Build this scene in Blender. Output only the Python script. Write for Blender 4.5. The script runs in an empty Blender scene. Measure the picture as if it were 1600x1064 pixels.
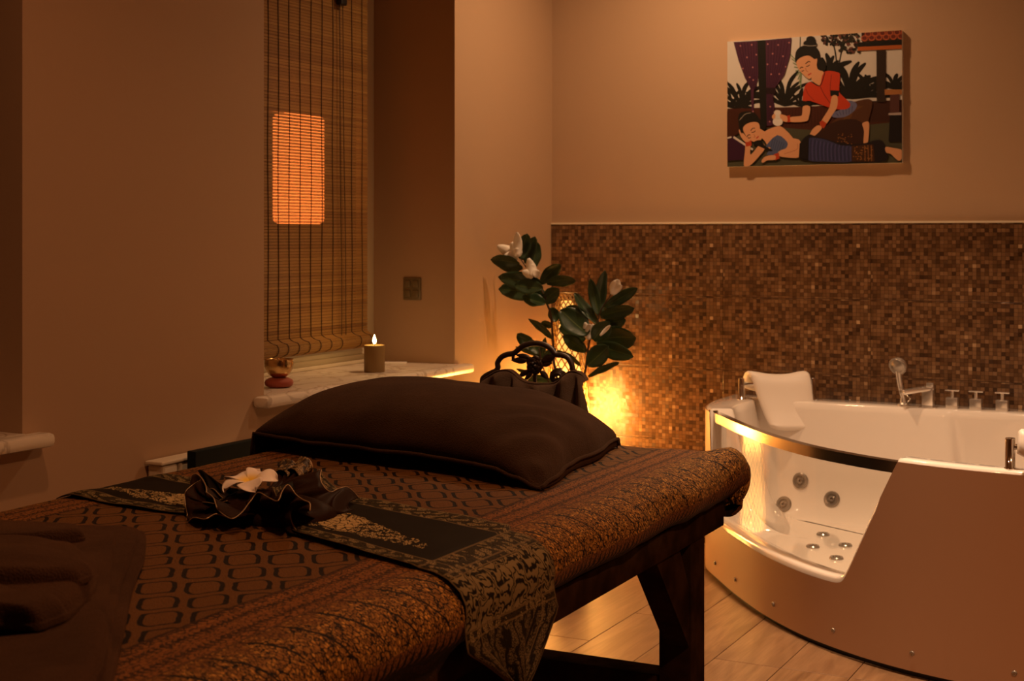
import bpy, bmesh, math, random
from mathutils import Vector, Matrix, noise
from mathutils.bvhtree import BVHTree
from mathutils.geometry import tessellate_polygon

# ------------------------------------------------------------------ camera, world, lights
sc = bpy.context.scene
C = sc.collection
F, CH = 1600 * 50 / 36, 1.27
YAW = math.radians(27.36)
SN, CS = math.sin(YAW), math.cos(YAW)
cam_d = bpy.data.cameras.new('camera')
cam = bpy.data.objects.new('camera', cam_d)
C.objects.link(cam)
cam.location = (0, 0, CH)
cam.rotation_euler = (math.pi / 2, 0, YAW)
cam_d.lens, cam_d.sensor_width = 50, 36
cam_d.shift_y = -163 / 1600
cam_d.dof.use_dof = True
cam_d.dof.focus_distance = 3.1
cam_d.dof.aperture_fstop = 9
sc.camera = cam
sc.view_settings.view_transform = 'Standard'
sc.view_settings.look = 'None'
sc.view_settings.gamma = 1
sc.view_settings.use_curve_mapping = False
sc.view_settings.exposure = 0.0
w = bpy.data.worlds.new('night')
sc.world = w
w.use_nodes = True
w.node_tree.nodes['Background'].inputs[0].default_value = (0.02, 0.012, 0.01, 1)
w.node_tree.nodes['Background'].inputs[1].default_value = 0.3


def area_light(name, loc, size, power, col, spread=170, target=None):
    d = bpy.data.lights.new(name, 'AREA')
    d.shape = 'DISK'
    d.size = size
    d.energy = power
    d.color = col
    d.spread = math.radians(spread)
    o = bpy.data.objects.new(name, d)
    C.objects.link(o)
    o.location = loc
    if target:
        o.rotation_euler = (Vector(target) - Vector(loc)).to_track_quat('-Z', 'Y').to_euler()
    return o


WARM = (1.0, 0.58, 0.30)
AMB = (1.0, 0.44, 0.19)
area_light('ceiling_spot', (-1.90, 4.90, 2.82), 0.09, 17, WARM, 150)
area_light('ceiling_spot', (-0.95, 4.10, 2.82), 0.09, 19, (1.0, 0.66, 0.40), 86)
area_light('ceiling_spot', (-1.70, 2.05, 2.82), 0.10, 7, AMB, 150)
area_light('ceiling_spot', (0.60, 2.00, 2.82), 0.10, 29, AMB, 150)
LAMP_COL = (1.0, 0.46, 0.095)
LAMP_E = 85


# ------------------------------------------------------------------ helpers


def dirv(px):
    u = (px - 800) / F
    return (-SN + CS * u, CS + SN * u)


def onz(px, py, z):
    t = (CH - z) * F / (py - 369)
    a = dirv(px)
    return Vector((t * a[0], t * a[1], z))


def onY(px, py, Y):
    a = dirv(px)
    t = Y / a[1]
    return Vector((t * a[0], Y, CH - (py - 369) / F * t))


def onX(px, py, X):
    a = dirv(px)
    t = X / a[0]
    return Vector((X, t * a[1], CH - (py - 369) / F * t))


def ray(px, py):
    a = dirv(px)
    return Vector((a[0], a[1], -(py - 369) / F)).normalized()


def obj(name, verts, faces, mat, parent=None, smooth=False, uvs=None, cols=None, kind=None, thick=0, off=0, sub=0, label=None):
    me = bpy.data.meshes.new(name)
    me.from_pydata([tuple(v) for v in verts], [], faces)
    if uvs is not None:
        ul = me.uv_layers.new(name='UVMap')
        for l in me.loops:
            ul.data[l.index].uv = uvs[l.vertex_index]
    if cols is not None:
        ca = me.color_attributes.new('Col', 'FLOAT_COLOR', 'CORNER')
        for p in me.polygons:
            for li in p.loop_indices:
                ca.data[li].color = (*cols[p.index], 1)
    if smooth:
        me.polygons.foreach_set('use_smooth', [True] * len(me.polygons))
    me.materials.append(mat)
    me.update()
    o = bpy.data.objects.new(name, me)
    C.objects.link(o)
    if parent:
        o.parent = parent
    if kind:
        o['kind'] = kind
    if label:
        o['label'] = label
    if sub:
        m = o.modifiers.new('sub', 'SUBSURF')
        m.levels = m.render_levels = sub
    if thick:
        m = o.modifiers.new('sol', 'SOLIDIFY')
        m.thickness = thick
        m.offset = off
    return o


def empty(name, loc, label=None, cat=None, group=None, kind=None, rz=0):
    o = bpy.data.objects.new(name, None)
    o.empty_display_size = 0.05
    C.objects.link(o)
    o.location = loc
    o.rotation_euler = (0, 0, rz)
    tag(o, label, cat, group, kind)
    return o


def tag(o, label=None, cat=None, group=None, kind=None):
    if label:
        o['label'] = label
    if cat:
        o['category'] = cat
    if group:
        o['group'] = group
    if kind:
        o['kind'] = kind
    return o


class MB:
    """collects shapes that become ONE mesh"""

    def __init__(s):
        s.v, s.f = [], []

    def add(s, v, f):
        n = len(s.v)
        s.v += [Vector(p) for p in v]
        s.f += [tuple(i + n for i in q) for q in f]
        return s

    def box(s, a, b, bev=0.0, rot=None, ctr=None):
        bm = bmesh.new()
        bmesh.ops.create_cube(bm, size=1)
        a, b = Vector(a), Vector(b)
        c, d = (a + b) / 2, b - a
        for v in bm.verts:
            v.co = Vector((v.co.x * d.x, v.co.y * d.y, v.co.z * d.z)) + c
        if bev:
            bmesh.ops.bevel(bm, geom=bm.edges[:], offset=bev, segments=2, profile=0.5, affect='EDGES')
        if rot is not None:
            for v in bm.verts:
                v.co = rot @ (v.co - Vector(ctr)) + Vector(ctr)
        bm.verts.index_update()
        s.add([v.co.copy() for v in bm.verts], [[v.index for v in f.verts] for f in bm.faces])
        bm.free()
        return s

    def tube(s, pts, r, n=8, closed=False, flat=1.0):
        pts = [Vector(p) for p in pts]
        m = len(pts)
        rs = r if isinstance(r, (list, tuple)) else [r] * m
        vs, fs = [], []
        up = None
        for i, p in enumerate(pts):
            if closed:
                t = pts[(i + 1) % m] - pts[i - 1]
            else:
                t = pts[min(i + 1, m - 1)] - pts[max(i - 1, 0)]
            t = t.normalized() if t.length > 1e-9 else Vector((0, 0, 1))
            if up is None:
                up = Vector((0, 0, 1)) if abs(t.z) < .9 else Vector((0, 1, 0))
            a = t.cross(up)
            if a.length < 1e-6:
                a = t.cross(Vector((1, 0, 0)))
            a.normalize()
            b = a.cross(t).normalized()
            up = b
            for k in range(n):
                th = 2 * math.pi * k / n
                vs.append(p + a * math.cos(th) * rs[i] + b * math.sin(th) * rs[i] * flat)
        for i in range(m if closed else m - 1):
            j = (i + 1) % m
            for k in range(n):
                fs.append((i * n + k, i * n + (k + 1) % n, j * n + (k + 1) % n, j * n + k))
        if not closed:
            fs.append(tuple(range(n))[::-1])
            fs.append(tuple((m - 1) * n + k for k in range(n)))
        return s.add(vs, fs)

    def lathe(s, prof, c=(0, 0, 0), n=32, axis=None):
        vs, fs = [], []
        R = axis.to_track_quat('Z', 'Y').to_matrix() if axis is not None else Matrix.Identity(3)
        for r, z in prof:
            for k in range(n):
                th = 2 * math.pi * k / n
                vs.append(R @ Vector((r * math.cos(th), r * math.sin(th), z)) + Vector(c))
        for i in range(len(prof) - 1):
            for k in range(n):
                fs.append((i * n + k, i * n + (k + 1) % n, (i + 1) * n + (k + 1) % n, (i + 1) * n + k))
        if prof[0][0] > 1e-5:
            fs.append(tuple(range(n))[::-1])
        if prof[-1][0] > 1e-5:
            fs.append(tuple((len(prof) - 1) * n + k for k in range(n)))
        return s.add(vs, fs)

    def prism(s, poly, a, b, axis=0):
        """polygon in the two other axes, extruded from a to b"""
        n = len(poly)
        vs = []
        for t in (a, b):
            for p in poly:
                q = list(p)
                q.insert(axis, t)
                vs.append(q)
        fs = [tuple(range(n))[::-1], tuple(range(n, 2 * n))]
        for i in range(n):
            j = (i + 1) % n
            fs.append((i, j, n + j, n + i))
        return s.add(vs, fs)

    def build(s, name, mat, parent=None, smooth=False, **k):
        return obj(name, s.v, s.f, mat, parent, smooth, **k)


def autosmooth(o, ang=35):
    me = o.data
    me.polygons.foreach_set('use_smooth', [True] * len(me.polygons))
    bm = bmesh.new()
    bm.from_mesh(me)
    bmesh.ops.recalc_face_normals(bm, faces=bm.faces[:])
    for e in bm.edges:
        if len(e.link_faces) == 2 and e.calc_face_angle(0) > math.radians(ang):
            e.smooth = False
    bm.to_mesh(me)
    bm.free()
    return o


def grid(nu, nv, fn, closed_u=False):
    vs = [fn(i / (nu if closed_u else nu - 1), j / (nv - 1)) for j in range(nv) for i in range(nu)]
    fs = []
    for j in range(nv - 1):
        for i in range(nu if closed_u else nu - 1):
            k = (i + 1) % nu
            fs.append((j * nu + i, j * nu + k, (j + 1) * nu + k, (j + 1) * nu + i))
    return vs, fs


def smooth01(a, b, x):
    t = max(0, min(1, (x - a) / (b - a)))
    return t * t * (3 - 2 * t)


def catmull(P, per=8, closed=False):
    P = [Vector(p) for p in P]
    n = len(P)
    out = []
    for i in range(n if closed else n - 1):
        g = (lambda k: P[k % n]) if closed else (lambda k: P[max(0, min(n - 1, k))])
        p0, p1, p2, p3 = g(i - 1), g(i), g(i + 1), g(i + 2)
        for k in range(per):
            t = k / per
            out.append(.5 * ((2 * p1) + (p2 - p0) * t + (2 * p0 - 5 * p1 + 4 * p2 - p3) * t * t + (3 * p1 - p0 - 3 * p2 + p3) * t ** 3))
    if not closed:
        out.append(P[-1])
    return out


# ------------------------------------------------------------------ node DSL
class X:
    nt = None

    def __init__(s, sock):
        s.s = sock

    def _m(s, op, *o):
        n = X.nt.nodes.new('ShaderNodeMath')
        n.operation = op
        for i, q in enumerate((s,) + o):
            if isinstance(q, X):
                X.nt.links.new(q.s, n.inputs[i])
            else:
                n.inputs[i].default_value = q
        return X(n.outputs[0])

    def __add__(s, o): return s._m('ADD', o)
    def __radd__(s, o): return s._m('ADD', o)
    def __sub__(s, o): return s._m('SUBTRACT', o)
    def __rsub__(s, o): return (s * -1) + o
    def __mul__(s, o): return s._m('MULTIPLY', o)
    def __rmul__(s, o): return s._m('MULTIPLY', o)
    def __truediv__(s, o): return s._m('DIVIDE', o)
    def fract(s): return s._m('FRACT')
    def floor(s): return s._m('FLOOR')
    def abs(s): return s._m('ABSOLUTE')
    def sin(s): return s._m('SINE')
    def pw(s, e): return s._m('POWER', e)
    def lt(s, o): return s._m('LESS_THAN', o)
    def gt(s, o): return s._m('GREATER_THAN', o)
    def mn(s, o): return s._m('MINIMUM', o)
    def mx(s, o): return s._m('MAXIMUM', o)

    def ss(s, a, b):
        n = X.nt.nodes.new('ShaderNodeMapRange')
        n.interpolation_type = 'SMOOTHSTEP'
        X.nt.links.new(s.s, n.inputs['Value'])
        n.inputs['From Min'].default_value = a
        n.inputs['From Max'].default_value = b
        return X(n.outputs[0])


def node(t, **kw):
    n = X.nt.nodes.new(t)
    for k, v in kw.items():
        if hasattr(n, k):
            setattr(n, k, v)
    return n


def put(v, sock):
    if isinstance(v, X):
        X.nt.links.new(v.s, sock)
    elif isinstance(v, tuple):
        sock.default_value = (*v, 1) if len(v) == 3 and sock.type == 'RGBA' else v
    else:
        sock.default_value = v


def mixc(f, a, b):
    n = node('ShaderNodeMix', data_type='RGBA')
    put(f, n.inputs[0])
    put(a, n.inputs[6])
    put(b, n.inputs[7])
    return X(n.outputs[2])


def sep(v):
    n = node('ShaderNodeSeparateXYZ')
    put(v, n.inputs[0])
    return X(n.outputs[0]), X(n.outputs[1]), X(n.outputs[2])


def comb(a, b, c=0.0):
    n = node('ShaderNodeCombineXYZ')
    put(a, n.inputs[0]); put(b, n.inputs[1]); put(c, n.inputs[2])
    return X(n.outputs[0])


def coord(kind='Object'):
    return X(node('ShaderNodeTexCoord').outputs[kind])


def nz(v=None, scale=5, detail=3, dist=0, rough=.5):
    n = node('ShaderNodeTexNoise')
    if v is not None:
        put(v, n.inputs['Vector'])
    n.inputs['Scale'].default_value = scale
    n.inputs['Detail'].default_value = detail
    n.inputs['Distortion'].default_value = dist
    n.inputs['Roughness'].default_value = rough
    return X(n.outputs[0])


def vor(v, scale, feature='F1', out='Distance', rnd=1.0):
    n = node('ShaderNodeTexVoronoi', feature=feature)
    put(v, n.inputs['Vector'])
    n.inputs['Scale'].default_value = scale
    n.inputs['Randomness'].default_value = rnd
    return X(n.outputs[out])


def white(v):
    n = node('ShaderNodeTexWhiteNoise')
    put(v, n.inputs['Vector'])
    return X(n.outputs['Value']), X(n.outputs['Color'])


def ramp(f, stops):
    n = node('ShaderNodeValToRGB')
    put(f, n.inputs[0])
    cr = n.color_ramp
    while len(cr.elements) < len(stops):
        cr.elements.new(.5)
    for e, (p, c) in zip(cr.elements, stops):
        e.position = p
        e.color = (*c, 1)
    return X(n.outputs[0])


def bump(h, strength=.3, dist=.002):
    n = node('ShaderNodeBump')
    put(h, n.inputs['Height'])
    n.inputs['Strength'].default_value = strength
    n.inputs['Distance'].default_value = dist
    return X(n.outputs[0])


def start(name):
    m = bpy.data.materials.new(name)
    m.use_nodes = True
    X.nt = m.node_tree
    return m, m.node_tree.nodes['Principled BSDF']


def mat(name, col, rough=.5, metal=0, **kw):
    """plain material; kw: emit=(col,strength), sheen, coat, fine=(scale,strength,dist), vary=(scale,amount)"""
    m, b = start(name)
    v = kw.get('vary')
    c = col
    if v:
        n = nz(coord(), v[0], 4)
        c = mixc(n.ss(.3, .7), tuple(x * (1 - v[1]) for x in col), tuple(min(1, x * (1 + v[1])) for x in col))
    put(c, b.inputs['Base Color'])
    b.inputs['Roughness'].default_value = rough
    b.inputs['Metallic'].default_value = metal
    if 'spec' in kw:
        b.inputs['Specular IOR Level'].default_value = kw['spec']
    if 'sheen' in kw:
        b.inputs['Sheen Weight'].default_value = kw['sheen']
        b.inputs['Sheen Roughness'].default_value = .5
        b.inputs['Sheen Tint'].default_value = (*kw.get('tint', (1, .7, .5)), 1)
    if 'coat' in kw:
        b.inputs['Coat Weight'].default_value = kw['coat']
        b.inputs['Coat Roughness'].default_value = .05
    if 'fine' in kw:
        s, st, d = kw['fine']
        put(bump(nz(coord(), s, 3), st, d), b.inputs['Normal'])
    if 'emit' in kw:
        b.inputs['Emission Color'].default_value = (*kw['emit'][0], 1)
        b.inputs['Emission Strength'].default_value = kw['emit'][1]
    return m


# ------------------------------------------------------------------ materials
M = {}
M['paint'] = mat('wall_paint', (.46, .305, .185), .75, fine=(60, .06, .002))
M['ceiling'] = mat('ceiling_paint', (.5, .38, .26), .8)
M['white'] = mat('white_lacquer', (.72, .64, .50), .35)
M['pvc'] = mat('window_pvc', (.66, .58, .42), .4)
M['acrylic'] = mat('white_acrylic', (.80, .73, .66), .08, coat=.6)
M['apron'] = mat('beige_satin_panel', (.56, .36, .24), .42, coat=.08)
M['chrome'] = mat('chrome', (.82, .80, .78), .06, 1)
M['steel'] = mat('brushed_steel', (.62, .54, .44), .22, 1)
M['satin'] = mat('satin_chrome', (.85, .80, .74), .24, .85)
M['foam'] = mat('headrest_foam', (.78, .70, .62), .45)
M['jet'] = mat('jet_plastic', (.35, .31, .27), .25, .6)
M['black'] = mat('black_plastic', (.012, .010, .009), .4)
M['dark_wood'] = mat('dark_stained_wood', (.028, .014, .007), .6, spec=0.0, vary=(14, .4), fine=(90, .2, .001))
M['iron'] = mat('dark_wrought_iron', (.035, .020, .012), .42, .3)
M['gold_edge'] = mat('gold_thread', (.42, .28, .14), .4, .6)
M['mattress'] = mat('mattress_cloth', (.03, .018, .012), .8)
M['teal'] = mat('dark_blue_green_board', (.006, .010, .010), .6, spec=.1)
M['switch'] = mat('bronze_switch', (.16, .12, .06), .4)
M['brass'] = mat('bowl_brass', (.55, .36, .15), .22, 1, vary=(30, .25))
M['red_cushion'] = mat('red_cushion', (.30, .055, .03), .7, sheen=.3)
M['wax'] = mat('candle_wax', (.24, .15, .05), .55)
M['wax_top'] = mat('melted_wax', (.8, .5, .12), .2, emit=((1, .50, .08), .9))
M['flame'] = mat('flame', (1, .8, .3), .5, emit=((1, .66, .22), 40))
M['vase'] = mat('dark_vase', (.05, .03, .02), .3)
M['petal'] = mat('white_petal', (.82, .78, .70), .5)
M['stem'] = mat('woody_stem', (.07, .035, .018), .6)
M['blackout'] = mat('dark_gap', (.01, .008, .006), .8)
M['card'] = mat('white_card', (.8, .75, .66), .6)


def terry(name, col, sc_=1.0):
    m, b = start(name)
    c = coord()
    n = nz(c, 7, 4)
    f = nz(c, 420 * sc_, 2)
    put(mixc(n.ss(.3, .7) * .5 + f * .5, tuple(x * .55 for x in col), tuple(x * 1.5 for x in col)), b.inputs['Base Color'])
    b.inputs['Roughness'].default_value = .95
    b.inputs['Specular IOR Level'].default_value = .1
    b.inputs['Sheen Weight'].default_value = .12
    b.inputs['Sheen Roughness'].default_value = .45
    b.inputs['Sheen Tint'].default_value = (.9, .5, .28, 1)
    put(bump(f + nz(c, 30, 3) * .8, .8, .004), b.inputs['Normal'])
    return m


M['terry'] = terry('brown_terry', (.032, .016, .008))
M['terry2'] = terry('brown_terry_foreground', (.050, .024, .0115))

# leaf
m, b = start('magnolia_leaf')
u, v, _ = sep(coord('UV'))
vein = ((v * 9 + (u - .5).abs() * -8).fract() - .5).abs().ss(.0, .10)
mid = (u - .5).abs().ss(.0, .03)
put(mixc(mid, (.16, .22, .07), mixc(vein, (.055, .10, .04), (.030, .066, .030))), b.inputs['Base Color'])
b.inputs['Roughness'].default_value = .38
tr = node('ShaderNodeBsdfTranslucent')
tr.inputs[0].default_value = (.16, .20, .02, 1)
mx = node('ShaderNodeMixShader')
mx.inputs[0].default_value = .30
X.nt.links.new(b.outputs[0], mx.inputs[1])
X.nt.links.new(tr.outputs[0], mx.inputs[2])
X.nt.links.new(mx.outputs[0], X.nt.nodes['Material Output'].inputs[0])
M['leaf'] = m

# marble sill
m, b = start('marble_sill')
c = coord()
n = nz(c, 5, 6, 1.6)
vein = (n - .5).abs().ss(0, .045)
put(mixc(vein * .6 + .4, (.38, .30, .22), (.74, .66, .54)), b.inputs['Base Color'])
b.inputs['Roughness'].default_value = .22
M['marble'] = m

# glass
m, b = start('clear_glass')
g = node('ShaderNodeBsdfGlossy')
g.inputs['Roughness'].default_value = .02
t = node('ShaderNodeBsdfTransparent')
t.inputs[0].default_value = (.96, .95, .92, 1)
fr = node('ShaderNodeLayerWeight')
mx = node('ShaderNodeMixShader')
put(X(fr.outputs['Facing']).pw(4.0) * .16 + .035, mx.inputs[0])
X.nt.links.new(t.outputs[0], mx.inputs[1])
X.nt.links.new(g.outputs[0], mx.inputs[2])
X.nt.links.new(mx.outputs[0], X.nt.nodes['Material Output'].inputs[0])
M['glass'] = m

# mosaic tile (600 x 300 tile printed with 15 mm chips)
m, b = start('mosaic_tile')
x, y, z = sep(coord())
P = .015
cx, cz = (x / P + .5).floor(), (z / P + .5).floor()
gx, gz = ((x / P + .5).fract() - .5).abs(), ((z / P + .5).fract() - .5).abs()
r, rc = white(comb(cx, cz, 3.0))
r2, rc2 = white(comb(cx, cz, 9.0))
r3, _ = white(comb((cx * .5).floor(), (cz * .5).floor(), 5.0))
blot = nz(comb(cx * .1, cz * .1, 0.0), 2.2, 2)
fac = r * .70 + r3 * .12 + blot.ss(.3, .7) * .18
chip = ramp(fac, [(0.0, (.020, .010, .006)), (.14, (.045, .022, .012)), (.38, (.115, .058, .027)), (.62, (.175, .092, .044)), (.86, (.25, .14, .07)), (.965, (.52, .34, .19))])
inner = (gx.mx(gz)).ss(.40, .30)
chip = mixc(inner * .25, chip, mixc(.5, chip, (.18, .10, .05)))
grout = (gx.mx(gz)).gt(.46)
put(mixc(grout, chip, (.06, .032, .018)), b.inputs['Base Color'])
put(r2 * .20 + .10, b.inputs['Roughness'])
vm = node('ShaderNodeVectorMath', operation='SUBTRACT')
put(rc, vm.inputs[0])
vm.inputs[1].default_value = (.5, .5, .5)
vs_ = node('ShaderNodeVectorMath', operation='SCALE')
X.nt.links.new(vm.outputs[0], vs_.inputs[0])
vs_.inputs['Scale'].default_value = .09
va = node('ShaderNodeVectorMath', operation='ADD')
X.nt.links.new(node('ShaderNodeNewGeometry').outputs['Normal'], va.inputs[0])
X.nt.links.new(vs_.outputs[0], va.inputs[1])
vn = node('ShaderNodeVectorMath', operation='NORMALIZE')
X.nt.links.new(va.outputs[0], vn.inputs[0])
X.nt.links.new(vn.outputs[0], b.inputs['Normal'])
M['mosaic'] = m

# floor plank
m, b = start('oak_plank')
oi = node('ShaderNodeObjectInfo')
rnd = X(oi.outputs['Random'])
x, y, z = sep(coord())
v = comb(x * 9 + rnd * 40, y * 1.3 + rnd * 11, rnd * 7)
g1 = nz(v, 1.6, 5, 1.8)
g2 = nz(comb(x * 160, y * 5 + rnd * 9, rnd), 1, 3, .4)
kn = vor(comb(x * 3 + rnd * 9, y * 1.6 + rnd * 5, 0.0), 1.5)
c1 = mixc(g1.ss(.25, .75), (.13, .062, .026), (.29, .165, .08))
c1 = mixc(g2.ss(.3, .8) * .45, c1, (.15, .08, .04))
c1 = mixc(kn.ss(.10, .03) * .7, c1, (.07, .035, .018))
c1 = mixc(rnd * .35, c1, (.25, .14, .075))
put(c1, b.inputs['Base Color'])
put(g2 * .15 + .27, b.inputs['Roughness'])
put(bump(g2, .12, .001), b.inputs['Normal'])
M['plank'] = m

# bamboo blind
m, b = start('bamboo_slat')
x, y, z = sep(coord())
rr, _ = white(comb((z / .0034).floor(), 1.0, 2.0))
strip = nz(comb(z * 40, y * .35, 1.0), 1, 4)
fib = nz(comb(z * 300, y * 6, 2.0), 1, 3)
cc = ramp(rr * .35 + strip * .5 + fib * .15, [(.25, (.22, .10, .022)), (.5, (.37, .19, .045)), (.75, (.48, .27, .07))])
put(cc, b.inputs['Base Color'])
b.inputs['Roughness'].default_value = .5
tr = node('ShaderNodeBsdfTranslucent')
tr.inputs[0].default_value = (.65, .16, .03, 1)
mx = node('ShaderNodeMixShader')
mx.inputs[0].default_value = .12
X.nt.links.new(b.outputs[0], mx.inputs[1])
X.nt.links.new(tr.outputs[0], mx.inputs[2])
X.nt.links.new(mx.outputs[0], X.nt.nodes['Material Output'].inputs[0])
M['bamboo'] = m
M['cord'] = mat('blind_cord', (.05, .022, .010), .7)
M['glow'] = mat('orange_lantern_glass', (.8, .3, .1), .5, emit=((1, .20, .035), 4.5))

# ---- brocade bed cover.  UV: u = distance from long crease (m, + = down the side), v = along the bed (m)
m, b = start('brocade_cover')
u, v, _ = sep(coord('UV'))
DARK, MID, GOLD = (.006, .003, .0015), (.11, .046, .012), (.60, .30, .06)
wob = nz(comb(u, v, 0.0), 60, 2) - .5
ox_, oy_, _ = sep(coord())
sa = ox_ * 6.564 - oy_ * 9.934 + wob * .05
sb = ox_ * 11.18 + oy_ * 10.11 + wob * .05
sa, sb = sa.fract() - .5, sb.fract() - .5
sa2 = sa + (sb * 6.283).sin() * .055
sb2 = sb + (sa * 6.283).sin() * .03
ed = ((sa2.abs() * .96).pw(6.0) + (sb2.abs() * .92).pw(6.0)).pw(1 / 6)
th = .045 + sb2.abs().ss(.22, .38) * .085
line = (ed - (.385 - th)).ss(-.012, .006) * (1 - ed.ss(.378, .392))
fine = vor(comb(u, v, 0.0), 420, 'DISTANCE_TO_EDGE').ss(.02, .18)
spk = nz(comb(u, v, 0.0), 700, 1).ss(.4, .62)
body = mixc(spk * .6, mixc(fine, (.04, .016, .005), MID), (.24, .105, .024))
lat = mixc(line * .97, body, DARK)
# border bands (-.105 .. 0)
sc1 = vor(comb(u * 1.0 + wob * .01, v * .6, 0.0), 150, 'DISTANCE_TO_EDGE').ss(.04, .13)
saw = (v / .011).fract()
bw = (u + .105)
sawA = (bw - saw * .012).lt(.004) * bw.gt(0.0)
sawB = ((bw - .038).abs() - saw * .010).lt(-.001)
sawC = ((bw - .080).abs() - saw * .011).lt(-.001)
ribs = ((bw - .026).abs().lt(.0018)).mx((bw - .056).abs().lt(.0018)).mx((bw - .068).abs().lt(.0012))
band = mixc(sc1, (.040, .016, .006), (.24, .092, .022))
band = mixc(sawA.mx(sawB).mx(sawC) * .8, band, (.02, .009, .004))
band = mixc(ribs, band, (.18, .066, .017))
# tree border on the side (u > 0)
TP = .074
tv = (v - u * .55) / TP + wob * .12
tf = tv.fract() - .5
ta = tf.abs()
lf = vor(comb(u * .75 + wob * .01, v * 1.2 + wob * .01, 1.0), 165, 'DISTANCE_TO_EDGE').ss(.05, .12)
lf2 = vor(comb(u, v, 4.0), 120, out='Distance').ss(.6, .1)
trunk = 1 - (ta + u * .25 + wob * .06).ss(.035, .065)
br = ((u * 26 - ta * 4.6 + wob * 1.2).fract() - .5).abs()
br = (1 - br.ss(.02, .07)) * ta.lt(.47)
arch = (u - (ta * 2).pw(2.0) * .030 - .012).lt(0.0) * u.gt(.004)
leafm = lf * (1 - br * .85) * (1 - trunk)
tree = mixc(leafm, DARK, mixc(lf2, (.26, .115, .024), GOLD))
tree = mixc(arch * .45, tree, (.14, .05, .014))
tt = ((v / (TP / 4)).fract() - .5).abs()
tooth = (tt * 2 - (1 - (u - .125) / .05)).lt(0.0)
tree = mixc(u.gt(.125), tree, mixc(tooth, DARK, mixc(lf, (.05, .02, .007), (.20, .078, .02))))
tree = mixc(u.gt(.16), tree, mixc(((u * 40 + (v * 60).sin() * .3).fract()).gt(.5) * lf, (.014, .007, .004), (.04, .017, .006)))
crease = (u.abs()).lt(.0022)
colr = mixc(u.gt(-.105), lat, band)
colr = mixc(u.gt(0.0), colr, tree)
colr = mixc(crease, colr, (.10, .042, .014))
put(colr, b.inputs['Base Color'])
b.inputs['Roughness'].default_value = .62
b.inputs['Specular IOR Level'].default_value = .12
put(bump(fine + leafm * 1.0 * u.gt(0.0) - line, .4, .0015), b.inputs['Normal'])
M['brocade'] = m

# ---- runner.  UV: u along (m, 0 at knot, to the hanging tip), v across (-1..1)
m, b = start('runner_silk')
u, v, _ = sep(coord('UV'))
va_ = v.abs()
wv = nz(comb(u, v * .15, 0.0), 30, 2) - .5
spec_ = vor(comb(u, v * .155, 0.0), 260, 'DISTANCE_TO_EDGE').ss(.05, .13)
scroll = ((u * 130 + (v * 18).sin() * 2 + wv * 6).sin() * (v * 24 + wv * 8).sin()).gt(.1)
gold = mixc(spec_, (.012, .008, .004), mixc(scroll, (.045, .033, .014), (.26, .19, .085)))
cen = (.011, .008, .004)
mu = (u - .24) / .17
mv = (v + mu * .18) / .42
rad = (mu * mu + mv * mv)
pet = vor(comb(u * 1.0 + wv * .008, v * .155, 2.0), 62, 'DISTANCE_TO_EDGE').ss(.05, .10)
pet2 = vor(comb(u, v * .155, 2.0), 150, 'DISTANCE_TO_EDGE').ss(.08, .14)
big = ((mu + .35) * (mu + .35) * 5 + mv * mv).lt(.75)
ring = (rad - .75).abs().lt(.28) * pet2 * nz(comb(u, v * .2, 0.0), 50, 2).gt(.47)
tl = (u - .05) / .36
wd_ = (1 - tl).mx(0.0) * .46 + .05
cv_ = -.12 - tl * .22
inm = ((v - cv_).abs() - wd_ - wv * .25).lt(0.0) * u.gt(.05) * u.lt(.40)
bigp = u.lt(.20) * ((v - cv_).abs()).lt(.30)
sm_ = nz(comb(u, v * .2, 0.0), 55, 2).gt(.46)
motif = inm * (bigp * pet).mx(pet2 * sm_)
inn = mixc(motif, cen, (.42, .30, .13))
edge_b = va_.gt(.70).mx(u.gt(.455))
rib = ((va_ - .70).abs().lt(.012)).mx((u - .455).abs().lt(.0015)).mx((u - .50).abs().lt(.002)).mx((u - .512).abs().lt(.0015)).mx((u - .60).abs().lt(.002)).mx((u - .612).abs().lt(.0015)).mx(va_.gt(.975))
colr = mixc(edge_b, inn, gold)
swirl = ((u * 150 + (v * 9 + wv * 9).sin() * 4).sin() + wv * 2)
colr = mixc((u - .557).abs().lt(.042), colr, mixc(swirl.abs().ss(.4, .75), (.012, .009, .005), (.19, .14, .065)))
tipp = ((v * 16 + (u * 40 + wv * 10).sin() * 1.2).sin()).abs().ss(.3, .8) * spec_
colr = mixc(u.gt(.615), colr, mixc(tipp, (.015, .011, .006), (.14, .10, .05)))
colr = mixc(rib * .7, colr, (.16, .11, .05))
put(colr, b.inputs['Base Color'])
b.inputs['Roughness'].default_value = .6
b.inputs['Specular IOR Level'].default_value = .05
put(bump(spec_ * edge_b + motif, .5, .001), b.inputs['Normal'])
M['runner'] = m
# dark back side cloth of the knot
m, b = start('runner_dark_silk')
c = coord()
f = nz(c, 500, 2)
put(mixc(f, (.007, .003, .0012), (.034, .014, .005)), b.inputs['Base Color'])
b.inputs['Roughness'].default_value = .5
b.inputs['Specular IOR Level'].default_value = .04
M['silk'] = m

m, b = start('woven_gold')
c = coord()
f = vor(c, 240, 'DISTANCE_TO_EDGE').ss(.05, .14)
put(mixc(f * nz(c, 90, 2).gt(.45), (.02, .011, .005), (.30, .20, .08)), b.inputs['Base Color'])
b.inputs['Roughness'].default_value = .5
M['woven'] = m

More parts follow.
